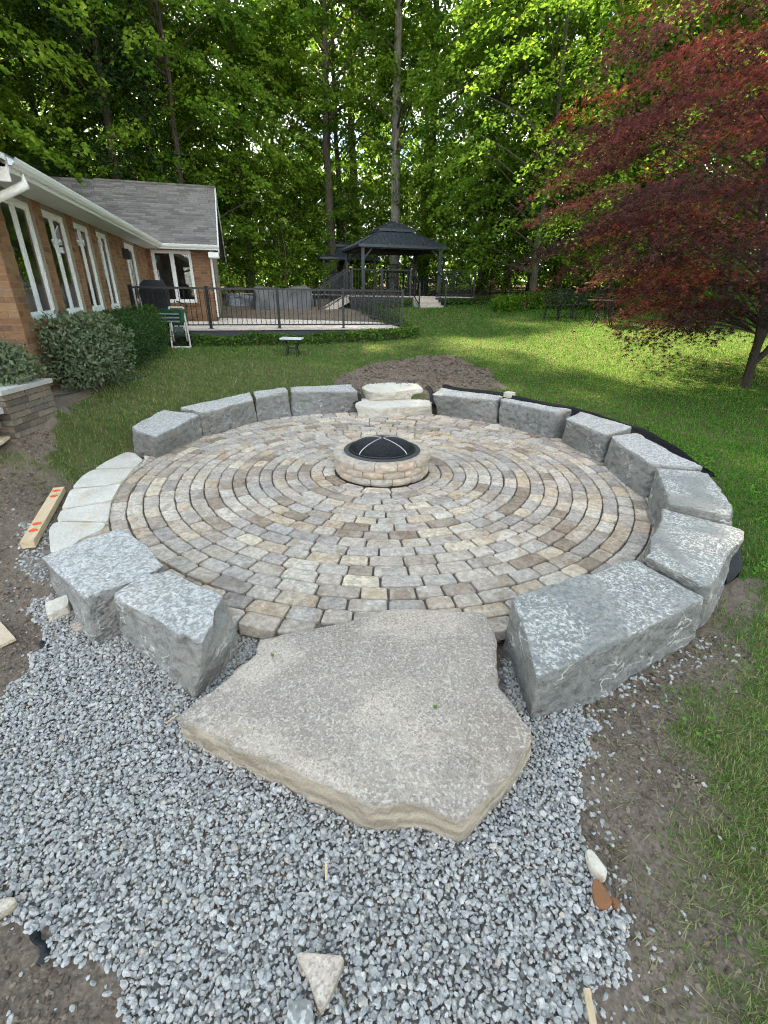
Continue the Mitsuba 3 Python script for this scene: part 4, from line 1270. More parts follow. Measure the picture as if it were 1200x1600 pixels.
# stairs to the lawn
ls = thing('deck_stairs', 'beige wooden stairs going down from the upper deck to the lawn', 'stairs', 'deck stairs')
GZ0 = gz(*hf(10.7, 9.4, 0)[:2])
nst = 4
rise = (UZ - GZ0) / nst
for i in range(nst - 1):
    z = UZ - (i + 1) * rise
    s1 = UF - .02 - i * .29
    MB().box((s1 - .30, 8.95, z - .035), (s1, 9.90, z), HFf).put('tread', 'm_deck', ls)
for i in range(nst):
    z = UZ - i * rise
    s1 = UF - .012 - i * .29
    MB().box((s1 - .02, 8.97, z - rise + .001), (s1, 9.88, z - .036), HFf).put('riser', 'm_deck', ls)
for o in (8.94, 9.90):
    m = MB()
    for i in range(nst - 1):
        z = UZ - (i + 1) * rise
        s1 = UF - .022 - i * .29
        m.box((s1 - .285, o - .01, GZ0 - .1), (s1, o + .01, z - .037), HFf)
    m.put('stringer', 'm_deck', ls)
for o in (8.90, 9.95):
    m = MB()
    a, c = hf(UF + .02, o, UZ), hf(UF - .92, o, GZ0)
    m.bar(a + [0, 0, .88], c + [0, 0, .85], .05, .045).bar(a + [0, 0, .16], c + [0, 0, .13], .03, .03).bar(c, c + [0, 0, .88], .055, .055)
    m.put('handrail', 'm_black', ls)
# stairs from the lower deck to the upper deck
st = thing('deck_stairs', 'stairs with beige treads rising from the lower deck to the upper deck', 'stairs', 'deck stairs')
rise = (UZ - DZ) / 4
for i in range(3):
    z = UZ - (i + 1) * rise
    o1 = UL - .02 - i * .29
    MB().box((12.35, o1 - .30, z - .035), (13.45, o1, z), HFf).put('tread', 'm_deck', st)
for i in range(4):
    z = UZ - i * rise
    o1 = UL - .014 - i * .29
    MB().box((12.36, o1 - .02, z - rise + .001), (13.44, o1, z - .036), HFf).put('riser', 'm_deck', st)
for s in (12.33, 13.45):
    m = MB()
    a, c = hf(s, UL - .02, UZ - .03), hf(s, UL - 1.15, DZ + .02)
    m.bar(a + [0, 0, -.10], c + [0, 0, -.02 + .06], .03, .22)
    m.put('stringer', 'm_deck', st)
    m = MB()
    a, c = hf(s, UL + .03, UZ), hf(s, UL - 1.2, DZ)
    m.bar(a + [0, 0, .9], c + [0, 0, .9], .05, .045).bar(a + [0, 0, .12], c + [0, 0, .12], .03, .03).bar(c, c + [0, 0, .92], .055, .055)
    for t in np.linspace(.1, .9, 9):
        p = a + (c - a) * t
        m.tube([p + [0, 0, .12], p + [0, 0, .88]], .008, 5, cap=False)
    m.put('handrail', 'm_black', st)


# ------------------------------------------------------------------ gazebos
def gazebo(label, s0, o0, size, he, zf, hr):
    k = thing('gazebo', label, 'gazebo', 'gazebos')
    c = np.array([s0 + size / 2, o0 + size / 2])
    for (a, b_) in ((0, 0), (0, 1), (1, 1), (1, 0)):
        s, o = s0 + a * size, o0 + b_ * size
        MB().bar(hf(s, o, zf), hf(s, o, zf + he), .13, .13).put('post', 'm_gazebo', k)
        m = MB()
        ds, do = (1 if a == 0 else -1), (1 if b_ == 0 else -1)
        m.bar(hf(s, o + do * .06, zf + he - .42), hf(s, o + do * .40, zf + he - .04), .06, .06)
        m.bar(hf(s + ds * .06, o, zf + he - .42), hf(s + ds * .40, o, zf + he - .04), .06, .06)
        m.put('brace', 'm_gazebo', k)
    m = MB()
    e = size
    for (p_, q_) in (((0, 0), (0, 1)), ((0, 1), (1, 1)), ((1, 1), (1, 0)), ((1, 0), (0, 0))):
        m.bar(hf(s0 + p_[0] * e, o0 + p_[1] * e, zf + he), hf(s0 + q_[0] * e, o0 + q_[1] * e, zf + he), .10, .15)
    m.put('beam', 'm_gazebo', k)

    def tier(name, half, inner, z0, z1):
        m, ribs = MB(), MB()
        for q in range(4):
            ang = q * math.pi / 2
            R_ = np.array([[math.cos(ang), -math.sin(ang)], [math.sin(ang), math.cos(ang)]])

            def P(u, w, dz=0):
                xy = R_ @ np.array([w, u]) + c
                return hf(xy[0], xy[1], dz)
            pts = [P(-half, -half, z0), P(half, -half, z0), P(inner, -inner, z1), P(-inner, -inner, z1)]
            m.add(np.vstack([pts, [x - [0, 0, .03] for x in pts]]), [[0, 1, 2, 3], [4, 7, 6, 5]])
            fa = [P(-half, -half, z0), P(half, -half, z0), P(half, -half, z0 - .10), P(-half, -half, z0 - .10)]
            m.add(fa, [[0, 3, 2, 1]])
            n = int(2 * half / .19)
            for j in range(1, n):
                u = -half + 2 * half * j / n
                t = min(1.0, (half - abs(u)) / (half - inner)) if half > inner else 1
                w1 = -half + (half - inner) * t
                zt_ = z0 + (z1 - z0) * t
                ribs.bar(P(u, -half, z0 + .012), P(u, w1, zt_ + .012), .022, .022)
            ribs.bar(P(-half, -half, z0 + .014), P(-inner, -inner, z1 + .014), .06, .03)
        rk_ = m.put(name, 'm_roofmetal', k)
        ribs.put('seam', 'm_roofmetal', rk_)
    tier('roof', size / 2 + .21, .62, zf + he + .06, zf + he + .06 + hr * .72)
    m = MB()
    for q in (-1, 1):
        m.box((c[0] - .55, c[1] + q * .55 - .01, zf + he + .05 + hr * .66), (c[0] + .55, c[1] + q * .55 + .01, zf + he + .2 + hr * .70), HFf)
        m.box((c[0] + q * .55 - .01, c[1] - .54, zf + he + .05 + hr * .66), (c[0] + q * .55 + .01, c[1] + .54, zf + he + .2 + hr * .70), HFf)
    m.put('vent_wall', 'm_gazebo', k)
    tier('top_roof', .78, .03, zf + he + .11 + hr * .74, zf + he + .11 + hr * 1.12)
    return k


# big gazebo: its front left post stands at about (-1.02, 22)
gs = (np.array([-1.0, 21.6]) - P1) @ DV
go = (np.array([-1.0, 21.6]) - P1) @ NV
gazebo('large black metal gazebo with two tier roof on the upper deck', gs, go, 3.35, 1.82, UZ, .86)
g2s = (np.array([-3.15, 26.2]) - P1) @ DV
g2o = (np.array([-3.15, 26.2]) - P1) @ NV
gazebo('smaller grey roofed gazebo behind the left side of the large one', g2s, g2o, 2.6, 1.62, UZ, .75)


# ------------------------------------------------------------------ furniture
def metal_chair(label, x, y, rz, z, cat='garden chair', group='ornate metal garden chairs', mat_='m_dark', ornate=True):
    k = thing('garden_chair', label, cat, group)
    c, s = math.cos(rz), math.sin(rz)
    f = lambda p: np.column_stack([x + p[:, 0] * c - p[:, 1] * s, y + p[:, 0] * s + p[:, 1] * c, z + p[:, 2]])  # noqa: E731
    m = MB()
    th = np.linspace(0, 2 * math.pi, 17)[:-1]
    rim_ = np.column_stack([.22 * np.cos(th), .21 * np.sin(th), np.full(16, .44)])
    m.add(f(np.vstack([rim_, rim_ - [0, 0, .025]])), [[i, (i + 1) % 16, (i + 1) % 16 + 16, i + 16] for i in range(16)] + [[0, i, i + 1, i + 2] for i in range(1, 14, 1) if i + 2 < 16])
    m.put('seat', mat_, k)
    for (a, b_) in ((-.18, -.17), (.18, -.17), (.18, .17), (-.18, .17)):
        MB().tube(f(np.array([[a, b_, .43], [a * 1.02, b_ * 1.02, .25], [a * 1.18, b_ * 1.2, 0]])), .014, 6).put('leg', mat_, k)
    b2 = MB()
    th = np.linspace(-.35, math.pi + .35, 18)
    arch = np.column_stack([.235 * np.cos(th), np.full(18, .20) + .06 * (np.sin(th) + .4), .64 + .24 * np.sin(th)])
    b2.tube(f(arch), .013, 5)
    for q in np.linspace(-.8, .8, 7):
        xx = .225 * q
        zt_ = .64 + .24 * math.sqrt(max(0, 1 - q * q))
        b2.tube(f(np.array([[xx, .20, .45], [xx * .6, .24, .64], [xx, .265, zt_]])), .007, 4, cap=False)
        b2.tube(f(np.array([[-xx, .20, .50], [xx * .4, .235, .62], [xx * .9, .25, .78]])), .006, 4, cap=False)
    for zq in (.52, .60, .68, .76):
        wq = .235 * math.sqrt(max(.1, 1 - ((zq - .64) / .26) ** 2))
        b2.tube(f(np.array([[-wq, .215, zq], [0, .245, zq + .03], [wq, .215, zq]])), .006, 4, cap=False)
    b2.put('backrest', mat_, k)
    for q in (-1, 1):
        MB().tube(f(np.array([[q * .23, .2, .66], [q * .27, .02, .65], [q * .27, -.16, .64], [q * .22, -.18, .44]])), .012, 5).put('armrest', mat_, k)


CH = [(5.15, 15.9, 2.75, 'leftmost ornate dark metal garden chair on the far lawn'), (5.62, 16.0, 2.95, 'second ornate metal garden chair from the left on the far lawn'), (6.15, 16.1, 3.1, 'third ornate metal garden chair from the left on the far lawn'), (6.75, 15.8, 3.4, 'rightmost ornate metal garden chair, partly behind the red maple')]
for (x, y, r_, lab) in CH:
    metal_chair(lab, x, y, r_ - math.pi, gz(x, y))
k = thing('garden_table', 'dark metal garden table in front of the ornate chairs', 'garden table')
tx, ty = 6.35, 14.9
tz = gz(tx, ty)
MB().lathe([(.001, .70), (.48, .70), (.50, .685), (.48, .67), (.001, .67)], (tx, ty, tz), 20).put('tabletop', 'm_dark', k)
for q in range(4):
    a = q * math.pi / 2 + .5
    MB().tube([(tx + .35 * math.cos(a), ty + .35 * math.sin(a), tz + .68), (tx + .22 * math.cos(a), ty + .22 * math.sin(a), tz + .35), (tx + .38 * math.cos(a), ty + .38 * math.sin(a), tz)], .018, 6).put('leg', 'm_dark', k)

# small white topped table on the lawn
k = thing('side_table', 'small table with white top and black legs standing on the lawn', 'side table')
tx, ty = -2.12, 11.1
tz = gz(tx, ty)
m = MB().box((tx - .24, ty - .17, tz + .355), (tx + .24, ty + .17, tz + .385))
m.put('tabletop', 'm_marble', k)
MB().box((tx - .225, ty - .155, tz + .33), (tx + .225, ty + .155, tz + .354)).put('apron', 'm_black', k)
for q in (-1, 1):
    for r_ in (-1, 1):
        MB().tube([(tx + q * .17, ty + r_ * .12, tz + .33), (tx + q * .10, ty + r_ * .10, tz + .17), (tx + q * .14, ty + r_ * .13, tz - .01)], .017, 7).put('leg', 'm_black', k, True)
MB().bar((tx - .10, ty, tz + .16), (tx + .10, ty, tz + .16), .03, .03).put('stretcher', 'm_black', k)


# covered furniture on the lower deck
def tarp(label, s0, s1, o0, o1, h, bsdf, seed):
    NU, NV_ = 46, 34
    V = []
    for i in range(NU):
        for j in range(NV_):
            u, w = i / (NU - 1) * 2 - 1, j / (NV_ - 1) * 2 - 1
            r_ = max(abs(u), abs(w))
            q = np.array([u, w])
            if r_ <= .62:
                p = q / .62
                z = h * (1 + .22 * nz(np.array([[q[0] * 1.1, q[1] * 1.6, seed]]), 1, 2, seed)[0]) - .05 * max(0, r_ / .62 - .8) * 5 * .3
            else:
                p = q / r_
                t = (r_ - .62) / .38
                p = p * (1 + .05 * t)
                z = h * (1 - t) * (1 + .22 * nz(np.array([[p[0] * .68, p[1], seed]]), 1, 2, seed)[0]) + .01
            s, o = (s0 + s1) / 2 + p[0] * (s1 - s0) / 2, (o0 + o1) / 2 + p[1] * (o1 - o0) / 2
            fold = nz(np.array([[s * 2.4, o * 2.4, z * 1.2 + seed]]), 1, 3, seed)[0]
            k_ = .15 * fold * (1 if r_ > .6 else .35)
            nn = q / (r_ + 1e-6)
            V.append([s + nn[0] * k_, o + nn[1] * k_, DZ + max(z + (.05 * fold if r_ < .65 else 0), .008)])
    i, j = np.meshgrid(np.arange(NU - 1), np.arange(NV_ - 1), indexing='ij')
    q = np.stack([i * NV_ + j, (i + 1) * NV_ + j, (i + 1) * NV_ + j + 1, i * NV_ + j + 1], -1).reshape(-1, 4)
    k = thing('furniture_cover', label, 'furniture cover', 'furniture covers')
    scene[k] = MB().add(HF(np.array(V)), q).dict(bsdf, True)


tarp('grey tarpaulin draped over furniture on the lower deck', 13.0, 14.4, 3.0, 5.1, .92, 'm_tarp', 3)
tarp('pale bluish tarpaulin over furniture behind the house corner', 14.9, 15.7, 1.95, 3.0, .7, 'm_tarp_pale', 9)
# covered grill beside the house door
k = thing('grill_cover', 'black covered grill on the deck beside the house wall', 'grill')
m = MB()
lv = [(.0, 1.0), (.55, .98), (.80, 1.05), (.98, .90), (1.06, .6)]
ring_ = lambda z, f_: [hf(6.25 + a * .36 * f_, .48 + b_ * .27 * f_, DZ + z) for a, b_ in ((-1, -1), (1, -1), (1, 1), (-1, 1))]  # noqa: E731
V = np.vstack([ring_(z, f_) for z, f_ in lv])
q = [[L * 4 + j, L * 4 + (j + 1) % 4, (L + 1) * 4 + (j + 1) % 4, (L + 1) * 4 + j] for L in range(4) for j in range(4)] + [[16, 17, 18, 19]]
scene[k] = m.add(V, q).dict('m_fabric')

# hose reel cart and lawn spreader by the deck corner
hk = thing('hose_reel_cart', 'beige plastic hose reel cart standing on the lawn by the deck', 'hose reel')
bx, by = -4.80, 11.55
bz = gz(bx, by)
rz = math.radians(20)
cf = lambda p: np.column_stack([bx + np.asarray(p)[:, 0] * math.cos(rz) - np.asarray(p)[:, 1] * math.sin(rz), by + np.asarray(p)[:, 0] * math.sin(rz) + np.asarray(p)[:, 1] * math.cos(rz), bz + np.asarray(p)[:, 2]])  # noqa: E731
for q in (-1, 1):
    MB().tube(cf([[q * .20, -.22, .02], [q * .19, -.10, .25], [q * .17, .08, .55], [q * .15, .22, .86]]), .022, 7).put('frame_side', 'm_plastic', hk, True)
    th = np.linspace(0, 2 * math.pi, 25)
    w = MB()
    for r_ in (.20, .13):
        w.tube(cf(np.column_stack([np.full(25, q * .14), -.02 + r_ * np.cos(th), .34 + r_ * np.sin(th)])), .016, 5, cap=False)
    for a in np.linspace(0, 2 * math.pi, 7)[:-1]:
        w.tube(cf([[q * .14, -.02, .34], [q * .14, -.02 + .2 * math.cos(a), .34 + .2 * math.sin(a)]]), .012, 4)
    w.put('reel_disc', 'm_plastic', hk)
    wh = MB()
    wh.tube(cf(np.column_stack([np.full(25, q * .24), .14 + .10 * np.cos(th), .11 + .10 * np.sin(th)])), .028, 6, cap=False)
    wh.put('wheel', 'm_dark', hk)
MB().tube(cf([[-.15, .22, .86], [.15, .22, .86]]), .022, 7).put('handle', 'm_plastic', hk, True)
MB().box((0, 0, 0), (.3, .03, .12), lambda p: cf(p * [1, 1, 1] + [-.15, .16, .68])).put('hose_tray', 'm_plastic', hk)
MB().tube(cf([[-.2, -.22, .025], [.2, -.22, .025]]), .03, 7).put('foot_bar', 'm_plastic', hk, True)
coil = MB()
th = np.linspace(0, 2 * math.pi * 9, 200)
coil.tube(cf(np.column_stack([np.linspace(-.11, .11, 200), -.02 + .12 * np.cos(th), .34 + .12 * np.sin(th)])), .013, 5)
coil.put('wound_hose', 'm_hose', hk, True)
sk = thing('lawn_spreader', 'dark green wheeled spreader with pale stripes behind the hose reel', 'lawn spreader')
sx, sy = -4.98, 11.68
sz = gz(sx, sy)
sx += .0
v = [[-.26, -.16, .70], [.26, -.16, .70], [.26, .16, .70], [-.26, .16, .70], [-.30, -.20, 1.02], [.30, -.20, 1.02], [.30, .20, 1.02], [-.30, .20, 1.02]]
MB().hexa(np.array(v) + [sx, sy + .05, sz - .2]).put('hopper', 'm_green', sk)
for zq in (.58, .66, .74):
    MB().box((sx - .24, sy - .166 - .0, sz + zq - .03), (sx + .24, sy - .155, sz + zq + .0)).put('stripe', 'm_tarp_pale', sk)
for q in (-1, 1):
    th = np.linspace(0, 2 * math.pi, 19)
    MB().tube(np.column_stack([np.full(19, sx + q * .30), sy + .05 + .14 * np.cos(th), sz + .16 + .14 * np.sin(th)]), .03, 6, cap=False).put('wheel', 'm_dark', sk)
    MB().tube([(sx + q * .1, sy + .05, sz + .5), (sx + q * .22, sy + .05, sz + .16)], .015, 5).put('leg', 'm_dark', sk)
MB().tube([(sx + .15, sy + .1, sz + .5), (sx + .30, sy + .25, sz + .9), (sx + .05, sy + .3, sz + .98)], .016, 6).put('handle', 'm_dark', sk)

# bar table and chairs under the gazebo
bt = thing('patio_table', 'dark patio table under the large gazebo', 'patio table')
c0 = (gs + 1.7, go + 1.9)
MB().box((c0[0] - .5, c0[1] - .6, UZ + .95), (c0[0] + .5, c0[1] + .6, UZ + 1.0), HFf).put('tabletop', 'm_dark', bt)
for a in (-.4, .4):
    for b_ in (-.5, .5):
        MB().box((c0[0] + a - .03, c0[1] + b_ - .03, UZ), (c0[0] + a + .03, c0[1] + b_ + .03, UZ + .95), HFf).put('leg', 'm_dark', bt)
for i, (a, b_, lab) in enumerate([(-.9, -.4, 'dark tall patio chair left of the table under the large gazebo'), (-.9, .45, 'dark tall patio chair right of the table under the large gazebo'), (.9, -.3, 'dark tall patio chair behind the table under the large gazebo')]):
    k = thing('bar_chair', lab, 'bar chair', 'bar chairs under the gazebo')
    sgn = 1 if a < 0 else -1
    x0, y0 = c0[0] + a, c0[1] + b_
    MB().box((x0 - .2, y0 - .2, UZ + .70), (x0 + .2, y0 + .2, UZ + .74), HFf).put('seat', 'm_dark', k)
    m = MB()
    for q in np.linspace(-.18, .18, 5):
        m.box((x0 - sgn * .2 - .012, y0 + q - .015, UZ + .74), (x0 - sgn * .2 + .012, y0 + q + .015, UZ + 1.18), HFf)
    m.box((x0 - sgn * .2 - .014, y0 - .2, UZ + 1.18), (x0 - sgn * .2 + .014, y0 + .2, UZ + 1.23), HFf)
    m.put('backrest', 'm_dark', k)
    for q in (-.17, .17):
        for r_ in (-.17, .17):
            MB().box((x0 + q - .018, y0 + r_ - .018, UZ), (x0 + q + .018, y0 + r_ + .018, UZ + .7), HFf).put('leg', 'm_dark', k)

# ------------------------------------------------------------------ planter wall and stone steps at the far left
rw = thing('retaining_wall', 'low planter wall of thin dark stone bricks with flat grey caps at the left edge', 'retaining wall')
X0, Y0, Y1, ZT = -3.70, 4.55, 5.22, .90
rest = MB()
for (ax, p0, p1, ln) in (('y', Y0, Y1, 0), ('x', -6.2, X0, 0)):
    for r_ in range(13):
        zb = ZT - .045 - (r_ + 1) * .062
        x = p0 - rng.random() * .2
        while x < p1:
            L_ = .16 + .14 * rng.random()
            a, c = max(x, p0), min(x + L_, p1)
            x += L_ + .006
            if c - a < .03:
                continue
            pr = .012 * rng.random()
            if ax == 'y':
                m = MB().box((X0 - .2, a, zb), (X0 + pr, c, zb + .056))
            else:
                m = MB().box((a, Y0 - .004 - pr, zb), (c, Y0 + .18, zb + .056))
            m.put('brick', 'm_retain', rw)
for (a, c) in ((4.50, 4.86), (4.866, 5.25)):
    MB().box((X0 - .26, a, ZT - .045), (X0 + .03, c, ZT)).put('cap', 'm_cap', rw)
MB().box((-6.2, 4.50, ZT - .045), (X0 - .265, 4.78, ZT)).put('cap', 'm_cap', rw)
MB().box((-6.2, Y0 + .19, .0), (X0 - .21, Y1, ZT - .09)).put('soil_fill', 'm_joint', rw)
gst = thing('garden_steps', 'flight of thick grey stone steps going down beside the planter wall at the left edge', 'garden steps')
for i in range(5):
    z = ZT - .155 - i * .135
    x1 = X0 + .0 - .10 * i
    y1 = Y0 - .06 - .0 * i
    MB().box((-6.2, y1 - .32 - .16 * i, z - .055), (x1, y1 - .16 * i, z)).put('tread', 'm_cap', gst)
    MB().box((-6.2, y1 - .28 - .16 * i, z - .19), (x1 - .05, y1 - .02 - .16 * i, z - .056)).put('riser', 'm_retain', gst)

# ------------------------------------------------------------------ foliage


def leaf_cards(mb, c, d, n, ln, wd, uv, fold=.18):
    """folded diamond leaves: centres c, directions d, normals n (k x 3)."""
    d = d / (np.linalg.norm(d, axis=1, keepdims=True) + 1e-9)
    s = np.cross(d, n)
    s /= np.linalg.norm(s, axis=1, keepdims=True) + 1e-9
    u = np.cross(s, d)
    ln, wd = np.broadcast_to(ln, (len(c),))[:, None], np.broadcast_to(wd, (len(c),))[:, None]
    p0, p2 = c - d * ln * .5, c + d * ln * .5
    p1 = c - d * ln * .05 + s * wd * .5 + u * wd * fold
    p3 = c - d * ln * .05 - s * wd * .5 + u * wd * fold
    v = np.stack([p0, p1, p2, p3], 1).reshape(-1, 3)
    k = np.arange(len(c))[:, None] * 4
    f = np.vstack([k + [0, 1, 2], k + [0, 2, 3]])
    mb.add(v, f, np.repeat(uv, 4, 0))


def star_leaves(mb, c, d, n, ln, uv):
    """palmate leaves with seven pointed lobes."""
    d = d / (np.linalg.norm(d, axis=1, keepdims=True) + 1e-9)
    s = np.cross(d, n)
    s /= np.linalg.norm(s, axis=1, keepdims=True) + 1e-9
    u = np.cross(s, d)
    ang = np.radians([-150, -128, -100, -78, -52, -30, -14, 0, 14, 30, 52, 78, 100, 128, 150])
    rad = np.array([.10, .42, .15, .68, .19, .88, .22, 1.0, .22, .88, .19, .68, .15, .42, .10])
    x, y = rad * np.cos(ang), rad * np.sin(ang)
    droop = -.22 * rad ** 2
    P = np.concatenate([[[0, 0, 0]], np.column_stack([x, y, droop])])
    ln = np.broadcast_to(ln, (len(c),))[:, None, None]
    v = c[:, None] + ln * (P[None, :, 0:1] * d[:, None] + P[None, :, 1:2] * s[:, None] + P[None, :, 2:3] * u[:, None])
    K = len(P)
    tri = np.array([[0, i, i + 1] for i in range(1, K - 1)])
    f = (np.arange(len(c))[:, None, None] * K + tri[None]).reshape(-1, 3)
    mb.add(v.reshape(-1, 3), f, np.repeat(uv, K, 0))


def sprays(r, n, H, z0, R, prof, per, L=(.9, 1.5), droop=.28, up=.12, wid=.5):
    """Leafy fans along limbs: returns (centres, directions, normals, spray number, t) of leaves and the limbs as (start, end)."""
    hh = z0 + (H - z0) * r.random(n) ** .85
    az = r.random(n) * 2 * math.pi
    Rm = R * prof((hh - z0) / (H - z0))
    rho = Rm * (.30 + .70 * np.sqrt(r.random(n)))
    rho *= (.85 + .3 * r.random(n))
    o = np.column_stack([rho * np.cos(az), rho * np.sin(az), hh + up * rho + .15 * r.normal(size=n)])
    az2 = az + r.normal(0, .45, n)
    ax = np.column_stack([np.cos(az2), np.sin(az2), r.normal(-.05, .14, n)])
    sd = np.column_stack([-np.sin(az2), np.cos(az2), r.normal(0, .16, n)])
    LL = L[0] + (L[1] - L[0]) * r.random(n)
    t = r.random((n, per)) ** .8
    w = (r.random((n, per)) * 2 - 1) * wid * (1 - .55 * t) * np.sqrt(np.clip(t * 4 + .15, 0, 1))
    c = o[:, None] + ax[:, None] * (LL[:, None] * (t - .4))[..., None] + sd[:, None] * (LL[:, None] * w)[..., None]
    c[..., 2] += -droop * LL[:, None] * t ** 2 - .12 * LL[:, None] * np.abs(w) + .07 * r.normal(size=t.shape)
    dirs = ax[:, None] * (.8 - .2 * np.abs(w))[..., None] + sd[:, None] * np.sign(w)[..., None] * .7 + .35 * r.normal(size=c.shape)
    dirs[..., 2] -= .35
    nn = np.array([0, 0, 1.0]) + .55 * r.normal(size=c.shape)
    sid = np.repeat(np.arange(n), per)
    return c.reshape(-1, 3), dirs.reshape(-1, 3), nn.reshape(-1, 3), sid, o


def limbs(mb, r, tops, zlow, count, rad=.05):
    idx = r.choice(len(tops), min(count, len(tops)), replace=False)
    for i in idx:
        e = tops[i]
        z = max(zlow, e[2] - .45 * np.hypot(e[0], e[1]) - .3)
        a = np.array([0, 0, z])
        m_ = (a + e) / 2 + np.array([0, 0, .12 * np.hypot(e[0], e[1])]) + r.normal(0, .12, 3)
        t = np.linspace(0, 1, 6)[:, None]
        pts = (1 - t) ** 2 * a + 2 * t * (1 - t) * m_ + t ** 2 * e
        mb.tube(pts, np.linspace(rad, rad * .22, 6), 5, cap=False)


PROF = {
    'round': lambda t: np.sqrt(np.clip(1 - (1.7 * t - .75) ** 2 / 1.05, .06, 1)),
    'tall': lambda t: .45 + .55 * np.sin(np.clip(t * 1.05, 0, 1) * math.pi) ** .7,
    'cone': lambda t: np.clip(1.05 - t, .05, 1) ** .8,
}
LIB = {}
WOOD = []


def tree_kind(name, seed, H, z0, R, prof, n, per, ln, droop=.28, mat_='m_leaf', trunk_r=.16, L=(1.0, 1.8), bright=.5, bark='m_bark'):
    r = np.random.default_rng(seed)
    c, d, nn, sid, o = sprays(r, n, H, z0, R, PROF[prof], per, L, droop)
    tone = np.clip(bright + .22 * r.normal(size=n), 0, 1)[sid]
    uv = np.column_stack([np.clip(tone + .12 * r.normal(size=len(c)), 0, 1), r.random(len(c))])
    mb = MB()
    l_ = ln * (.7 + .6 * r.random(len(c)))
    leaf_cards(mb, c, d, nn, l_, l_ * .72, uv)
    tb = MB()
    zs = np.linspace(-.5, H * .97, 14)
    w = np.cumsum(r.normal(0, .05, (14, 2)), 0)
    w -= w[1]
    tb.tube(np.column_stack([w, zs]), trunk_r * np.clip(1.15 - zs / H, .06, 1.15) ** .9, 9)
    lb = MB()
    limbs(lb, r, o, max(1.0, z0 * .8), 34, trunk_r * .28)
    LIB[name] = {'crown': mb.dict(mat_), 'trunk': tb.dict(bark, True), 'limbs': lb.dict(bark)}


tree_kind('A', 101, 15, 1.9, 3.6, 'tall', 330, 62, .165, bright=.42, trunk_r=.17)
tree_kind('B', 102, 19, 3.2, 4.2, 'round', 340, 62, .18, bright=.52, trunk_r=.21)
tree_kind('C', 103, 12, 1.2, 3.4, 'round', 300, 62, .15, bright=.60, trunk_r=.13, droop=.4)
tree_kind('D', 104, 17, 1.6, 2.6, 'cone', 340, 66, .12, droop=.55, mat_='m_leaf_dark', trunk_r=.17)
tree_kind('E', 105, 6, .3, 2.2, 'round', 170, 44, .13, bright=.55, trunk_r=.05, L=(.7, 1.2))
tree_kind('F', 106, 21, 7.5, 4.4, 'round', 330, 64, .20, bright=.5, trunk_r=.24)
tree_kind('G', 107, 11, 1.0, 4.4, 'round', 420, 70, .135, bright=.58, trunk_r=.13, droop=.5, L=(1.1, 1.9))


tree_kind('H', 108, 19, 2.6, 4.4, 'round', 380, 64, .18, bright=.88, trunk_r=.20, droop=.4)  # leaf tone raised to stand in for sunlight on the foliage


def plant_tree(kind, x, y, scale=1.0, rot=0.0, name='forest_tree', label='', cat='tree', group=None, z=None, tilt=0.0):
    k = thing(name, label, cat, group)
    z = gz(x, y) if z is None else z
    M = T().translate([x, y, z]).rotate([0, 0, 1], rot).rotate([1, 0, 0], tilt).scale(scale)
    for part, dct in LIB[kind].items():
        scene[f'{k}__{part}'] = {**dct, 'to_world': M}
        if part == 'limbs':
            say(f'{k}__{part}', kind='stuff')
    return k


# single trees that can be told apart
tr = np.random.default_rng(55)
plant_tree('G', 5.9, 21.0, 1.05, 30, 'maple_tree', 'broad light green maple with drooping branches right of the large gazebo')
plant_tree('G', 9.2, 18.6, .95, 200, 'maple_tree', 'light green maple rising directly behind the red maple')
plant_tree('C', -8.3, 22.4, 1.05, 80, 'maple_tree', 'green tree standing just behind the house roof')
plant_tree('H', -13.2, 16.4, 1.0, 10, 'shade_tree', 'tall tree with sunlight painted into its leaves behind the house at upper left')
plant_tree('D', -10.2, 21.0, .95, 140, 'hemlock_tree', 'dark drooping evergreen behind the house at upper left', 'evergreen tree')
plant_tree('D', 10.5, 24.5, .9, 60, 'hemlock_tree', 'dark evergreen behind the light green maple on the right', 'evergreen tree')
# pale tall trunk behind the large gazebo
LIB['P'] = {}
_r = np.random.default_rng(9)
c, d, nn, sid, o = sprays(_r, 340, 21, 4.6, 4.0, PROF['round'], 60, (1.0, 1.8), .3)
mb = MB()
l_ = .17 * (.7 + .6 * _r.random(len(c)))
leaf_cards(mb, c, d, nn, l_, l_ * .72, np.column_stack([np.clip(.5 + .2 * _r.normal(size=340)[sid], 0, 1), _r.random(len(c))]))
zs = np.linspace(-.5, 20, 16)
tb = MB().tube(np.column_stack([.03 * np.sin(zs * .6), .02 * np.cos(zs), zs]), .24 * np.clip(1.1 - zs / 22, .08, 1.1), 12)
lb = MB()
limbs(lb, _r, o, 6.0, 34, .06)
LIB['P'] = {'crown': mb.dict('m_leaf'), 'trunk': tb.dict('m_bark_pale', True), 'limbs': lb.dict('m_bark')}
plant_tree('P', .33, 26.8, 1.0, 0, 'beech_tree', 'tall tree with a straight pale grey trunk rising behind the large gazebo')

plant_tree('F', -2.7, 26.4, .85, 75, 'shade_tree', 'tall high crowned tree left of the pale trunk, behind the smaller gazebo')
plant_tree('H', -7.0, 26.5, .95, 150, 'shade_tree', 'bright yellow green tree in the wood right of the house roof')

# the wood behind
NTH = ['first', 'second', 'third', 'fourth', 'fifth', 'sixth', 'seventh', 'eighth', 'ninth', 'tenth', 'eleventh', 'twelfth']
AREAS = [(-1e9, 0, 'left of the picture'), (0, 335, 'above the house roof'), (335, 485, 'between house and gazebos'), (485, 700, 'behind the gazebos'), (700, 870, 'between gazebo and red maple'), (870, 1200, 'behind the red maple'), (1200, 1e9, 'right of the picture')]


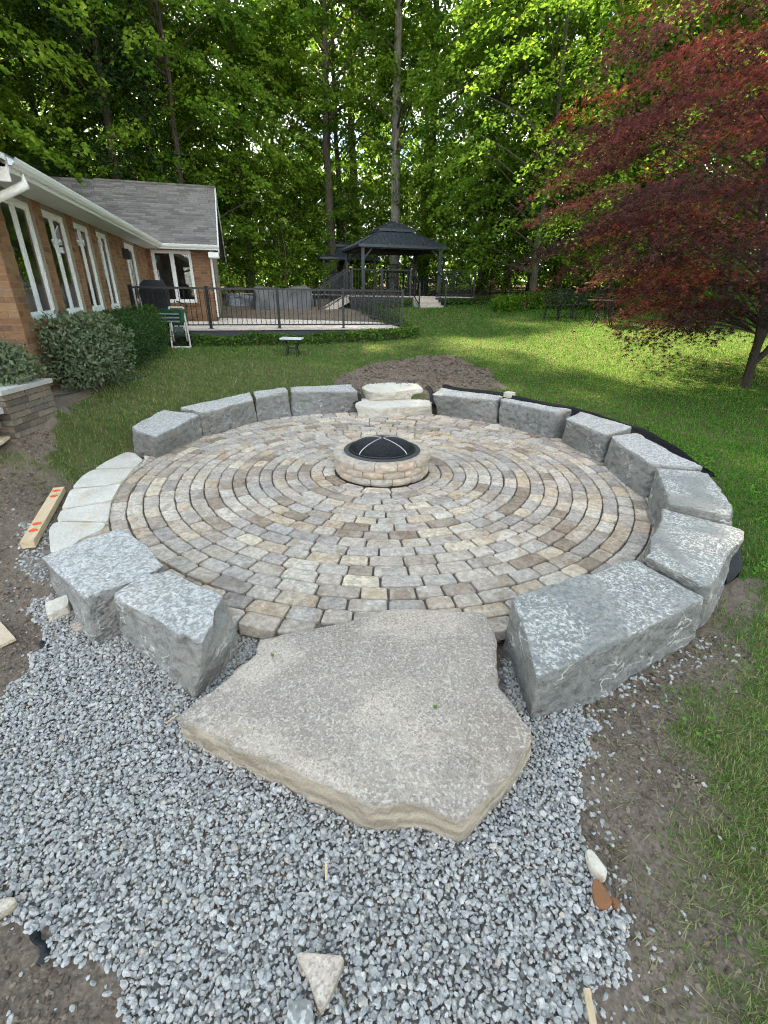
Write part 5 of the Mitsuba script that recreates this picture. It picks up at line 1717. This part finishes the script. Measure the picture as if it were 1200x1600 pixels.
def area_of(x, y):
    d = np.array([x, y, gz(x, y) + 2.0]) - EYE
    px = 600 + 730 * d[0] / (d @ fw)
    return next(n for lo, hi, n in AREAS if lo <= px < hi)


pts = []
for row, y0 in enumerate((25.5, 30, 36)):
    x = -30 - row * 3 + tr.random() * 3
    while x < 30 + row * 3:
        pts.append((x + tr.normal(0, .5), y0 + tr.normal(0, .9) - .10 * abs(x) * (x < 0), ('front', 'middle', 'back')[row]))
        x += 3.9 + 1.3 * tr.random() + row * .4
pts = [p for p in pts if not (abs(p[0] - .33) < 1.6 and p[1] < 29) and not (-4.6 < p[0] < 4.5 and p[1] < 28.4)]
count = {}
for (x, y, row) in pts:
    kd = tr.choice(['A', 'B', 'F', 'H', 'D', 'C'], p=[.26, .2, .2, .12, .1, .12])
    kind_ = 'dark evergreen' if kd == 'D' else 'leafy green tree'
    ar = area_of(x, y)
    n = count[(kind_, ar, row)] = count.get((kind_, ar, row), 0) + 1
    lab = f'{NTH[n - 1]} {kind_} from left in {row} row of wood {ar}'
    if 'picture' in ar:
        lab = f'{kind_} of the wood standing outside the {ar[:5].strip()} edge of the picture'
    if kd == 'D':
        plant_tree('D', x, y, .85 + .3 * tr.random(), tr.random() * 360, 'forest_evergreen', lab, 'evergreen tree', 'evergreens in the wood', tilt=tr.normal(0, 1.5))
    else:
        plant_tree(kd, x, y, .85 + .35 * tr.random(), tr.random() * 360, 'forest_tree', lab, 'tree', 'trees of the wood', tilt=tr.normal(0, 1.5))
count = {}
for i in range(34):
    x = -20 + 40 * (i + tr.random()) / 34
    y = 24.2 + 3.5 * tr.random() + (2.6 if -4.6 < x < 4.4 else 0)
    ar = area_of(x, y)
    n = count[ar] = count.get(ar, 0) + 1
    lab = f'{NTH[n - 1]} low leafy sapling from left at the wood edge {ar}'
    if 'picture' in ar:
        lab = f'low leafy sapling outside the {ar[:5].strip()} edge of the picture'
    plant_tree('E', x, y, .55 + .6 * tr.random(), tr.random() * 360, 'sapling', lab, 'sapling', 'saplings at the wood edge')
# trees to the sides, partly outside the frame: they shade the garden and show in the window glass
for (kd, x, y, s) in (('B', -15, 9, 1.05), ('F', -12.5, 13.2, 1.0), ('B', -17, 14, 1.0), ('A', -16.5, 20, 1.1), ('F', -20, 18, 1.0), ('B', 14, 15, 1.0), ('A', 13, 20, 1.0), ('F', 15.5, 9, .95), ('B', 13.5, 4, .95), ('A', 16, 0, .9), ('B', -19, 6, 1.0)):
    plant_tree(kd, x, y, s, tr.random() * 360, 'garden_tree', f'tall leafy tree {"left of the house" if x < 0 else "right of the lawn"}, mostly outside the picture', 'tree', 'trees at the sides of the garden')
for (kd, x, y, s, rot) in (('B', -12.4, 9.6, 1.05, 40), ('B', -14.2, 6.2, 1.0, 160), ('H', -17.5, 11.5, 1.05, 250)):  # added trees, placed to keep sun flecks off the patio and slab
    plant_tree(kd, x, y, s, rot, 'garden_tree', 'tall leafy tree added left of the house to block the sun, mostly outside the picture', 'tree', 'trees at the sides of the garden')
# low growth closing the bottom of the wood
brush = MB()
br = np.random.default_rng(77)
n = 26000
x = br.uniform(-32, 32, n)
y = 27.5 + 20 * br.random(n) ** 1.3 - .06 * np.abs(x)
y = np.where((np.abs(x) < 5) & (y < 30), y + 3, y)
z = ground_base(np.column_stack([x, y])) + .1 + 2.4 * br.random(n) ** 1.5
c = np.column_stack([x, y, z])
uv = np.column_stack([np.clip(.35 + .25 * br.normal(size=n), 0, 1), br.random(n)])
l_ = .22 * (.7 + .6 * br.random(n))
leaf_cards(brush, c, br.normal(size=(n, 3)), np.array([0, 0, 1]) + .7 * br.normal(size=(n, 3)), l_, l_ * .7, uv)
brush.put('undergrowth', 'm_leaf')
say('undergrowth', 'dense low green undergrowth on the floor of the wood', 'undergrowth', kind='stuff')
far = MB()
n = 90000
x = br.uniform(-75, 75, n)
y = br.uniform(50, 66, n)
z = 1.5 + 24 * br.random(n) ** 1.7
keep = meshkit.fbm(np.column_stack([x * .16, y * .1, z * .16]), 3, 5) > .40 + .008 * z
c = np.column_stack([x, y, z])[keep]
n = len(c)
l_ = .75 * (.6 + .7 * br.random(n))
leaf_cards(far, c, br.normal(size=(n, 3)), np.array([0, -.3, 1]) + .7 * br.normal(size=(n, 3)), l_, l_ * .7, np.column_stack([np.clip(.6 + .25 * br.normal(size=n), 0, 1), br.random(n)]))
far.put('far_wood', 'm_leaf')
say('far_wood', 'far sunlit foliage closing the gaps between the trunks', 'wood', kind='stuff')

# ------------------------------------------------------------------ red Japanese maple
rm = thing('japanese_maple', 'dark red Japanese maple with layered drooping foliage on the right', 'tree')
r = np.random.default_rng(12)
MX, MY = 6.35, 8.45
MZ = gz(MX, MY)
tb = MB()
tb.tube([(MX, MY, MZ - .1), (MX - .02, MY, MZ + .35), (MX - .03, MY, MZ + .75), (MX - .10, MY + .02, MZ + 1.25), (MX - .30, MY + .05, MZ + 1.9), (MX - .6, MY + .1, MZ + 2.7), (MX - .9, MY, MZ + 3.8)], [.085, .072, .068, .062, .05, .04, .03], 9)
tb.tube([(MX - .03, MY, MZ + .7), (MX + .02, MY - .02, MZ + 1.3), (MX + .05, MY, MZ + 2.0), (MX + .3, MY + .1, MZ + 3.2), (MX + .4, MY + .1, MZ + 4.6)], [.07, .062, .055, .042, .03], 8)
tb.tube([(MX, MY, MZ + .42), (MX + .15, MY - .02, MZ + .62), (MX + .35, MY, MZ + 1.05), (MX + .75, MY + .1, MZ + 1.7), (MX + 1.5, MY, MZ + 2.5)], [.055, .05, .042, .035, .025], 8)
tb.put('trunk', 'm_bark_dark', rm, True)
NS, PER = 360, 225
ctr = np.array([MX + .1, MY - .1, MZ + 3.05])
o, ax = [], []
while len(o) < NS:
    q = r.normal(size=3)
    q /= np.linalg.norm(q)
    q *= r.random() ** .24
    p = ctr + q * np.array([3.9, 3.1, 3.3])
    low = MZ + .82 + .5 * np.clip((4.1 - p[0]) / 1.3, 0, 1) + .25 * abs(math.sin(p[0] * 2.1)) + .25 * max(0, 1 - np.hypot(p[0] - MX, p[1] - MY) / 1.0) * 1.2
    if p[2] < low:
        continue
    if len(o) > 20 and np.min(np.linalg.norm((np.array(o) - p) * [1, 1, 2.2], axis=1)) < .37:
        continue
    o.append(p)
    out = np.array([p[0] - MX, p[1] - MY, 0]) + r.normal(0, .35, 3) * [1, 1, 0]
    out /= np.linalg.norm(out) + 1e-6
    ax.append(out)
o, ax = np.array(o), np.array(ax)
sd = np.column_stack([-ax[:, 1], ax[:, 0], 0 * ax[:, 0]])
RP = .50 + .42 * r.random(NS)
pa, pr = r.random((NS, PER)) * 2 * math.pi, np.sqrt(r.random((NS, PER)))
pr *= 1 + .22 * np.sin(pa * 3 + r.random((NS, 1)) * 6) + .15 * np.sin(pa * 7 + r.random((NS, 1)) * 6)
pu, pw = pr * np.cos(pa), pr * np.sin(pa) * .8
c = o[:, None] + ax[:, None] * (RP[:, None] * pu)[..., None] + sd[:, None] * (RP[:, None] * pw)[..., None]
c[..., 2] += RP[:, None] * (-.30 * pu - .22 * (pu ** 2 + pw ** 2)) + .045 * r.normal(size=pu.shape)
c = c.reshape(-1, 3)
d = (ax[:, None] * .9 + sd[:, None] * pw[..., None] * .8 + .4 * r.normal(size=(NS, PER, 3))).reshape(-1, 3)
d[:, 2] -= .45
nn = np.array([0, 0, 1.0]) + np.repeat(ax, PER, 0) * .25 + .34 * r.normal(size=c.shape)
tone = np.repeat(np.clip(.25 + .2 * r.normal(size=NS) + .22 * sstep(MZ + 3.2, MZ + 5.2, o[:, 2] + .5 * r.normal(size=NS)) * r.random(NS), 0, 1), PER)
orange = np.linalg.norm(c - np.array([4.0, 6.4, 2.75]), axis=1) < .33
tone = np.where(orange, .74, tone)
cr = MB()
star_leaves(cr, c, d, nn, .072 * (.7 + .55 * r.random(len(c))), np.column_stack([r.random(len(c)), np.clip(tone + .07 * r.normal(size=len(c)), 0, 1)]))
cr.put('crown', 'm_leaf_red', rm)
lb = MB()
for i in r.choice(NS, 120, replace=False):
    e = o[i]
    z = np.clip(e[2] - .5 * np.hypot(e[0] - MX, e[1] - MY), MZ + .9, MZ + 4.4)
    f_ = (z - MZ) / 4.6
    a = np.array([MX - .5 * f_ if r.random() < .5 else MX + .3 * f_, MY + .05, z])
    m_ = (a + e) / 2 + np.array([0, 0, .25]) + r.normal(0, .08, 3)
    tq = np.linspace(0, 1, 7)[:, None]
    lb.tube((1 - tq) ** 2 * a + 2 * tq * (1 - tq) * m_ + tq ** 2 * e, np.linspace(.016, .004, 7), 5, cap=False)
say(lb.put('limbs', 'm_bark_dark', rm), kind='stuff')


# ------------------------------------------------------------------ shrubs by the house and ground cover by the deck
def shrub(label, x, y, rx, ry, h, n, ln, mat_, seed, zb=None, bright=.5):
    r = np.random.default_rng(seed)
    k = thing('shrub', label, 'shrub', 'shrubs beside the house')
    z0 = gz(x, y) if zb is None else zb
    q = r.normal(size=(n, 3))
    q /= np.linalg.norm(q, axis=1, keepdims=True)
    lump = (1 + .32 * nz(q * 1.9 + seed, 1, 3, seed)) / (np.sum(np.abs(q) ** 3.2, 1) ** (1 / 3.2)) * .93
    rad = (r.random(n) ** .28) * lump
    c = np.column_stack([x + q[:, 0] * rx * rad, y + q[:, 1] * ry * rad, z0 + h * .5 + q[:, 2] * h * .52 * rad])
    c[:, 2] = np.maximum(c[:, 2], z0 + .03 + .08 * r.random(n))
    d = q * .6 + .6 * r.normal(size=(n, 3)) + [0, 0, .25]
    nn = q + .6 * r.normal(size=(n, 3)) + [0, 0, .6]
    mb = MB()
    l_ = ln * (.7 + .6 * r.random(n))
    leaf_cards(mb, c, d, nn, l_, l_ * .5, np.column_stack([np.clip(bright + .25 * r.normal(size=n), 0, 1), r.random(n)]), .12)
    mb.put('foliage', mat_, k)
    sb = MB()
    for i in range(26):
        e = c[r.integers(0, n)]
        a = np.array([x + .12 * r.normal(), y + .12 * r.normal(), z0 - .05])
        m_ = np.array([a[0] * .6 + e[0] * .4, a[1] * .6 + e[1] * .4, (a[2] + e[2]) / 2])
        sb.tube([a, m_, a + (e - a) * .85], [.014, .010, .004], 5, cap=False)
    sb.put('stem', 'm_bark', k)


p = hf(.22, .42, 0)
shrub('large grey green shrub nearest the camera along the house wall', p[0], p[1], .50, .70, .98, 5200, .062, 'm_leaf_bush', 1, bright=.6)
p = hf(1.5, .46, 0)
shrub('second shrub along the house wall, rounded and dark green', p[0], p[1], .55, .8, .88, 5200, .05, 'm_leaf_dark', 2, bright=.7)
p = hf(2.85, .48, 0)
shrub('third shrub along the house wall, dark green and dense', p[0], p[1], .55, .75, .86, 5200, .05, 'm_leaf_dark', 3, bright=.75)
p = hf(4.05, .46, 0)
shrub('last shrub along the house wall, next to the deck railing', p[0], p[1], .5, .55, .9, 5200, .05, 'm_leaf_cover', 4, bright=.15)
shrub('grey green shrub growing in the planter at the left edge', -4.15, 5.0, .50, .36, .50, 3800, .055, 'm_leaf_bush', 5, zb=.80, bright=.7)
gc = MB()
r = np.random.default_rng(5)


def cover(path, w, h, dens):
    p = np.array(path, float)
    L_ = np.linalg.norm(np.diff(p, axis=0), axis=1)
    n = int(L_.sum() * dens)
    s = r.random(n) * L_.sum()
    cs = np.concatenate([[0], np.cumsum(L_)])
    xy = np.column_stack([np.interp(s, cs, p[:, i]) for i in (0, 1)])
    off = r.normal(0, .42, n)
    tg = p[-1] - p[0]
    nn_ = np.array([-tg[1], tg[0]]) / np.linalg.norm(tg)
    wl = w * (1 + .3 * nz(np.column_stack([s * 1.3, s * 0]), 1, 2, 3))
    xy = xy + nn_ * (np.clip(off, -1, 1) * wl)[:, None]
    hl = h * (1 + .45 * nz(np.column_stack([s * 1.6, s * 0 + 4]), 1, 2, 4))
    z = ground_base(xy) + hl * np.sqrt(np.clip(1 - off ** 2, 0, 1)) * (.35 + .65 * r.random(n))
    c = np.column_stack([xy, z])
    l_ = .075 * (.7 + .6 * r.random(n))
    leaf_cards(gc, c, r.normal(size=(n, 3)), np.array([0, 0, 1.]) + .5 * r.normal(size=(n, 3)), l_, l_ * .6, np.column_stack([np.clip(.6 + .25 * r.normal(size=n), 0, 1), r.random(n)]))


cover([hf(5.4, 1.0, 0)[:2], hf(5.42, 3.5, 0)[:2], hf(5.40, 6.3, 0)[:2], hf(5.6, 7.0, 0)[:2]], .22, .26, 900)
cover([hf(5.75, 6.95, 0)[:2], hf(8.5, 7.05, 0)[:2], hf(11.4, 7.0, 0)[:2]], .22, .24, 600)
cover([hf(11.6, 6.9, 0)[:2], hf(11.6, 8.8, 0)[:2]], .22, .26, 600)
cover([hf(11.6, 10.1, 0)[:2], hf(11.7, 12.2, 0)[:2]], .25, .26, 600)
gc.put('ground_cover', 'm_leaf_cover')
say('ground_cover', 'low leafy ground cover planted along the foot of the decks', 'ground cover', kind='stuff')
# ferny growth at the far lawn edge
fe = MB()
n = 9000
x = r.uniform(3.8, 13, n)
y = 18.6 + .10 * (x - 4) + r.normal(0, .45, n) + .5 * np.sin(x * 1.3)
xy = np.column_stack([x, y])
z = ground_base(xy) + .05 + .45 * r.random(n) ** 1.3
l_ = .13 * (.7 + .6 * r.random(n))
leaf_cards(fe, np.column_stack([xy, z]), r.normal(size=(n, 3)), np.array([0, 0, 1.]) + .5 * r.normal(size=(n, 3)), l_, l_ * .5, np.column_stack([np.clip(.4 + .25 * r.normal(size=n), 0, 1), r.random(n)]))
fe.put('fern_bed', 'm_leaf')
say('fern_bed', 'leafy ferns growing along the far edge of the lawn', 'ferns', kind='stuff')

# ------------------------------------------------------------------ grass
gb = MB()
r = np.random.default_rng(21)
BANDS = [(.6, 2.6, 15000, .0032, .034), (2.6, 4.2, 7000, .0046, .040), (4.2, 7.0, 3000, .007, .046), (7.0, 11.0, 1200, .011, .052), (11.0, 16.0, 560, .017, .058), (16.0, 24.0, 260, .026, .065)]
for (d0, d1, dens, wd, ht) in BANDS:
    half = .95 * d1
    n = int((2 * half) * d1 * dens * 1.0)
    n = min(n, 900000)
    xy = np.column_stack([r.uniform(-half, half, n), r.uniform(.2, d1, n)])
    dist = np.hypot(*xy.T)
    xy = xy[(dist >= d0) & (dist < d1) & (np.abs(xy[:, 0]) < .92 * xy[:, 1] + .9)]
    g, dry, gr = masks(xy)
    tuft = .5 + .5 * nz(xy, 5.5 if d1 < 7 else 2.2, 2, 41)
    pk_ = r.random(len(xy)) < g * (.35 + .65 * sstep(.2, .6, tuft + .35 * g))
    inst = polydist(xy, [tuple(q) for q in np.array(STONES['R7'][2])]) > .0
    xy, dry, g, tuft = xy[pk_ & inst], dry[pk_ & inst], g[pk_ & inst], tuft[pk_ & inst]
    n = len(xy)
    base = np.column_stack([xy, ground_z(xy) - .004])
    a = r.random(n) * 2 * math.pi
    h = ht * (.55 + .75 * r.random(n)) * (.7 + .5 * tuft)
    lean = (.25 + .9 * r.random(n) ** 1.5) * h
    flat = r.random(n) < .22 * (dry + .25)
    h = np.where(flat, h * .25, h)
    lean = np.where(flat, lean * 1.7 + .01, lean)
    dx = np.column_stack([np.cos(a), np.sin(a), 0 * a])
    sx_ = np.column_stack([-np.sin(a), np.cos(a), 0 * a]) * (wd * (.7 + .6 * r.random(n)))[:, None] * .5
    mid = base + dx * (lean * .35)[:, None] + np.array([0, 0, 1]) * (h * .62)[:, None]
    tip = base + dx * lean[:, None] + np.array([0, 0, 1]) * h[:, None]
    straw = (r.random(n) < dry * .75) * (.55 + .45 * r.random(n))
    straw = np.where(straw == 0, .25 * r.random(n) * dry, straw)
    uv = np.column_stack([straw, r.random(n)])
    k_ = np.arange(n)[:, None]
    if d1 <= 7:
        v = np.stack([base - sx_, base + sx_, mid + sx_ * .8, mid - sx_ * .8, tip], 1).reshape(-1, 3)
        f = np.vstack([k_ * 5 + [0, 1, 2], k_ * 5 + [0, 2, 3], k_ * 5 + [3, 2, 4]])
        gb.add(v, f, np.repeat(uv, 5, 0))
    else:
        v = np.stack([base - sx_, base + sx_, tip], 1).reshape(-1, 3)
        gb.add(v, k_ * 3 + [0, 1, 2], np.repeat(uv, 3, 0))
wx = np.column_stack([r.uniform(.9, 5.5, 60000), r.uniform(.5, 6.5, 60000)])
wg, wdry, _ = masks(wx)
wx = wx[(nz(wx, 1.9, 3, 71) > .12) & (r.random(len(wx)) < wg * .5) & (np.hypot(wx[:, 0] - PC[0], wx[:, 1] - PC[1]) > 3.3)]
n = len(wx)
lw = .013 * (.7 + .8 * r.random(n)) * (1 + .10 * wx[:, 1])
leaf_cards(gb, np.column_stack([wx, ground_z(wx) + .018 + .022 * r.random(n)]), r.normal(size=(n, 3)) * [1, 1, .2], np.array([0, 0, 1.]) + .35 * r.normal(size=(n, 3)), lw * 1.1, lw, np.column_stack([.05 * r.random(n), .55 + .45 * r.random(n)]), .05)
# dry clippings lying on the bare earth
wx = np.column_stack([r.uniform(.75, 2.6, 2600), r.uniform(.45, 2.6, 2600)])
wg, _, wgr = masks(wx)
wx = wx[(r.random(len(wx)) < .55 * (1 - wgr)) & (polydist(wx, STONES['R7'][2]) > .03)]
n = len(wx)
a = r.random(n) * 6.28
leaf_cards(gb, np.column_stack([wx, ground_z(wx) + .008 + .006 * r.random(n)]), np.column_stack([np.cos(a), np.sin(a), .15 * r.normal(size=n)]), np.array([0, 0, 1.]) + .3 * r.normal(size=(n, 3)), .035 + .05 * r.random(n), .0032, np.column_stack([.55 + .45 * r.random(n), r.random(n)]), .05)
gb.put('grass', 'm_grass')
say('grass', 'mown lawn grass, lush at the right and thin and dry at the left', 'grass', kind='stuff')
